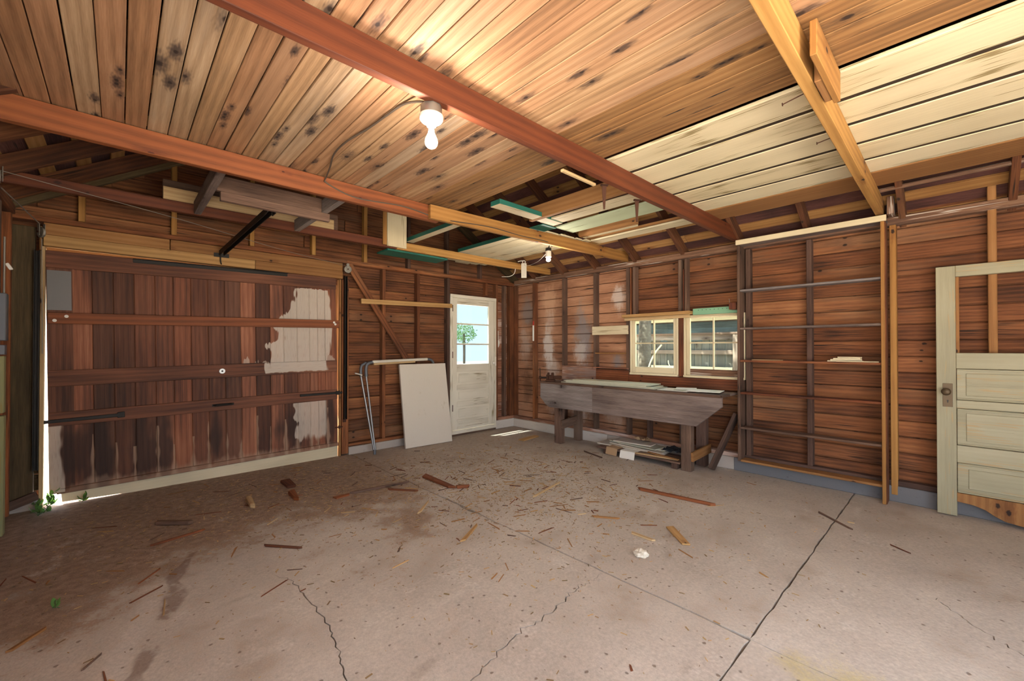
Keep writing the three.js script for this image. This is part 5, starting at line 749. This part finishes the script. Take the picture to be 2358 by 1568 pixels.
// ------------------------------------------------------------------ outdoors
{
  const lawn = S('ground', 'ground around the garage, pale dusty yard', 'ground'); const gm = new THREE.MeshStandardMaterial({ map: scuffTex(77, [172, 160, 136], [120, 116, 82], 0.9), roughness: 1 });
  const g = new THREE.PlaneGeometry(60, 60); g.rotateX(-Math.PI / 2); const m = add(lawn, 'yard', g, gm); m.position.set(-2, -0.09, 0); { const u = g.attributes.uv; for (let i = 0; i < u.count; i++) u.setXY(i, u.getX(i) * 20, u.getY(i) * 20); }
  const dr = S('driveway', 'pale concrete driveway outside the doors', 'driveway'); pl(dr, 'apron', M.concreteWhite, -16, 1.2, -0.088, -0.03, -14, -0.16, 0.004); pl(dr, 'apron', M.concreteWhite, -5.718, 1.2, -0.088, -0.03, 7.1, 14, 0.004); pl(dr, 'apron', M.concreteWhite, -14, -5.72, -0.088, -0.03, -0.158, 12, 0.004);
  const fence = T('board_fence', 'weathered grey board fence with two rails outside the windows', 'fence', [3.4, -0.09, 1.5]); const fm = mats(txGrey, [0xc8d0cc, 0xb0b8b4, 0xd4d8cc]);
  for (let i = 0; i < 46; i++) { const z = -2.4 + i * 0.145; pl(fence, 'fence_board', fm, 3.4, 3.42, -0.09, 1.5 + rr(-0.03, 0.03), z, z + 0.135, 0.003, 1); }
  pl(fence, 'rail', M.grey, 3.35, 3.398, 1.22, 1.3, -2.4, 4.3, 0.004); pl(fence, 'rail', M.grey, 3.35, 3.398, 1.5, 1.6, -2.4, 4.3, 0.004); pl(fence, 'cap_rail', M.greyBrown, 3.3, 3.5, 1.6, 1.64, -2.4, 4.3, 0.004); for (const z of [-1.2, 0.6, 2.4, 4.1]) pl(fence, 'post', M.grey, 3.3, 3.349, -0.09, 1.59, z, z + 0.09, 0.004);
  pl(fence, 'low_rail', M.white, 3.3, 3.349, 0.9, 0.98, 0.7, 2.39, 0.004);
  const house = T('neighbour_house', 'blue-grey clapboard house behind the board fence', 'house', [6, -0.09, 0]); const hm = mats(txGrey, [0x9cc0d0, 0x94b8cc]);
  for (let i = 0; i < 16; i++) { const b = bar(house, 'clapboard', hm, V(6, -0.02 + i * 0.13, -2.5), V(6, -0.02 + i * 0.13, 6), 0.02, 0.15, V(0.1, 1, 0)); }
  pl(house, 'eave_board', M.whiteWarm, 5.6, 5.63, 2.02, 2.2, -2.6, 6, 0.004); pl(house, 'wall_core', M.grey, 6.03, 9, -0.09, 2.1, -2.5, 6, 0.004); bar(house, 'roof_slope', M.shingle, V(7.4, 2.75, -2.6), V(7.4, 2.75, 6), 4.2, 0.06, V(-0.3, 1, 0));
  const leafs = (parent, cx, cy, cz, rx, ry, n, mat, s) => { const sh = new THREE.Shape(); sh.moveTo(0, 0); sh.quadraticCurveTo(0.035, 0.05, 0, 0.11); sh.quadraticCurveTo(-0.035, 0.05, 0, 0); const g2 = new THREE.ShapeGeometry(sh, 3); const im = new THREE.InstancedMesh(g2, mat, n), q = new THREE.Object3D(); for (let i = 0; i < n; i++) { let x, y, z; do { x = rr(-1, 1); y = rr(-1, 1); z = rr(-1, 1); } while (x * x + y * y + z * z > 1 || fA(x * 2.2 + cx, z * 2.2 + y) < -0.15); q.position.set(cx + x * rx, cy + y * ry, cz + z * rx).sub(org(parent)); q.rotation.set(rr(0, 6), rr(0, 6), rr(0, 6)); q.scale.setScalar(s * rr(0.6, 1.3)); q.updateMatrix(); im.setMatrixAt(i, q.matrix); } im.name = 'crown'; im.userData.kind = 'stuff'; im.castShadow = true; parent.add(im); };
  const tree = T('yard_tree', 'rough-barked tree trunk standing outside the valance window', 'tree', [2.25, -0.09, 1.22]); const barkM = mats(txGrey, [0xc0bcb0], 1, 0.01)[0];
  const tg = new THREE.CylinderGeometry(0.085, 0.13, 3.8, 14, 24), tp = tg.attributes.position; for (let i = 0; i < tp.count; i++) { const f = 1 + 0.12 * fA(Math.atan2(tp.getZ(i), tp.getX(i)) * 2, tp.getY(i) * 3); tp.setX(i, tp.getX(i) * f + 0.05 * Math.sin(tp.getY(i))); tp.setZ(i, tp.getZ(i) * f); } tg.computeVertexNormals(); const tk = add(tree, 'trunk', tg, barkM); tk.position.y = 1.9; leafs(tree, 2.1, 4.4, 0.7, 2.0, 1.1, 9000, M.leafDark, 1.6);
  tube(tree, 'branch', M.cream, [V(2.2, 0.6, 1.22), V(2.15, 1.0, 1.35), V(2.1, 1.25, 1.5), V(2.05, 1.4, 1.65)], 0.014, 20, 8);
  const stump = T('bare_sapling', 'pale bare forked sapling outside the window', 'sapling', [2.3, -0.09, 1.75]); tube(stump, 'stem', M.cream, [V(2.3, -0.09, 1.8), V(2.3, 0.9, 1.75), V(2.28, 1.12, 1.8), V(2.27, 1.35, 1.83)], 0.012, 20, 8); tube(stump, 'fork', M.cream, [V(2.3, 0.9, 1.75), V(2.3, 1.05, 1.66), V(2.3, 1.12, 1.65)], 0.01, 10, 8);
  const t2 = T('garden_tree', 'small leafy tree seen through the entry door glass', 'tree', [4.5, -0.09, -7.5]); tube(t2, 'trunk', barkM, [V(4.5, -0.09, -7.5), V(4.52, 1.2, -7.5), V(4.5, 1.9, -7.5)], 0.05, 10, 8); leafs(t2, 4.5, 1.9, -7.5, 0.5, 0.4, 900, M.leaf, 0.8);
}
renderer.render(scene, camera);
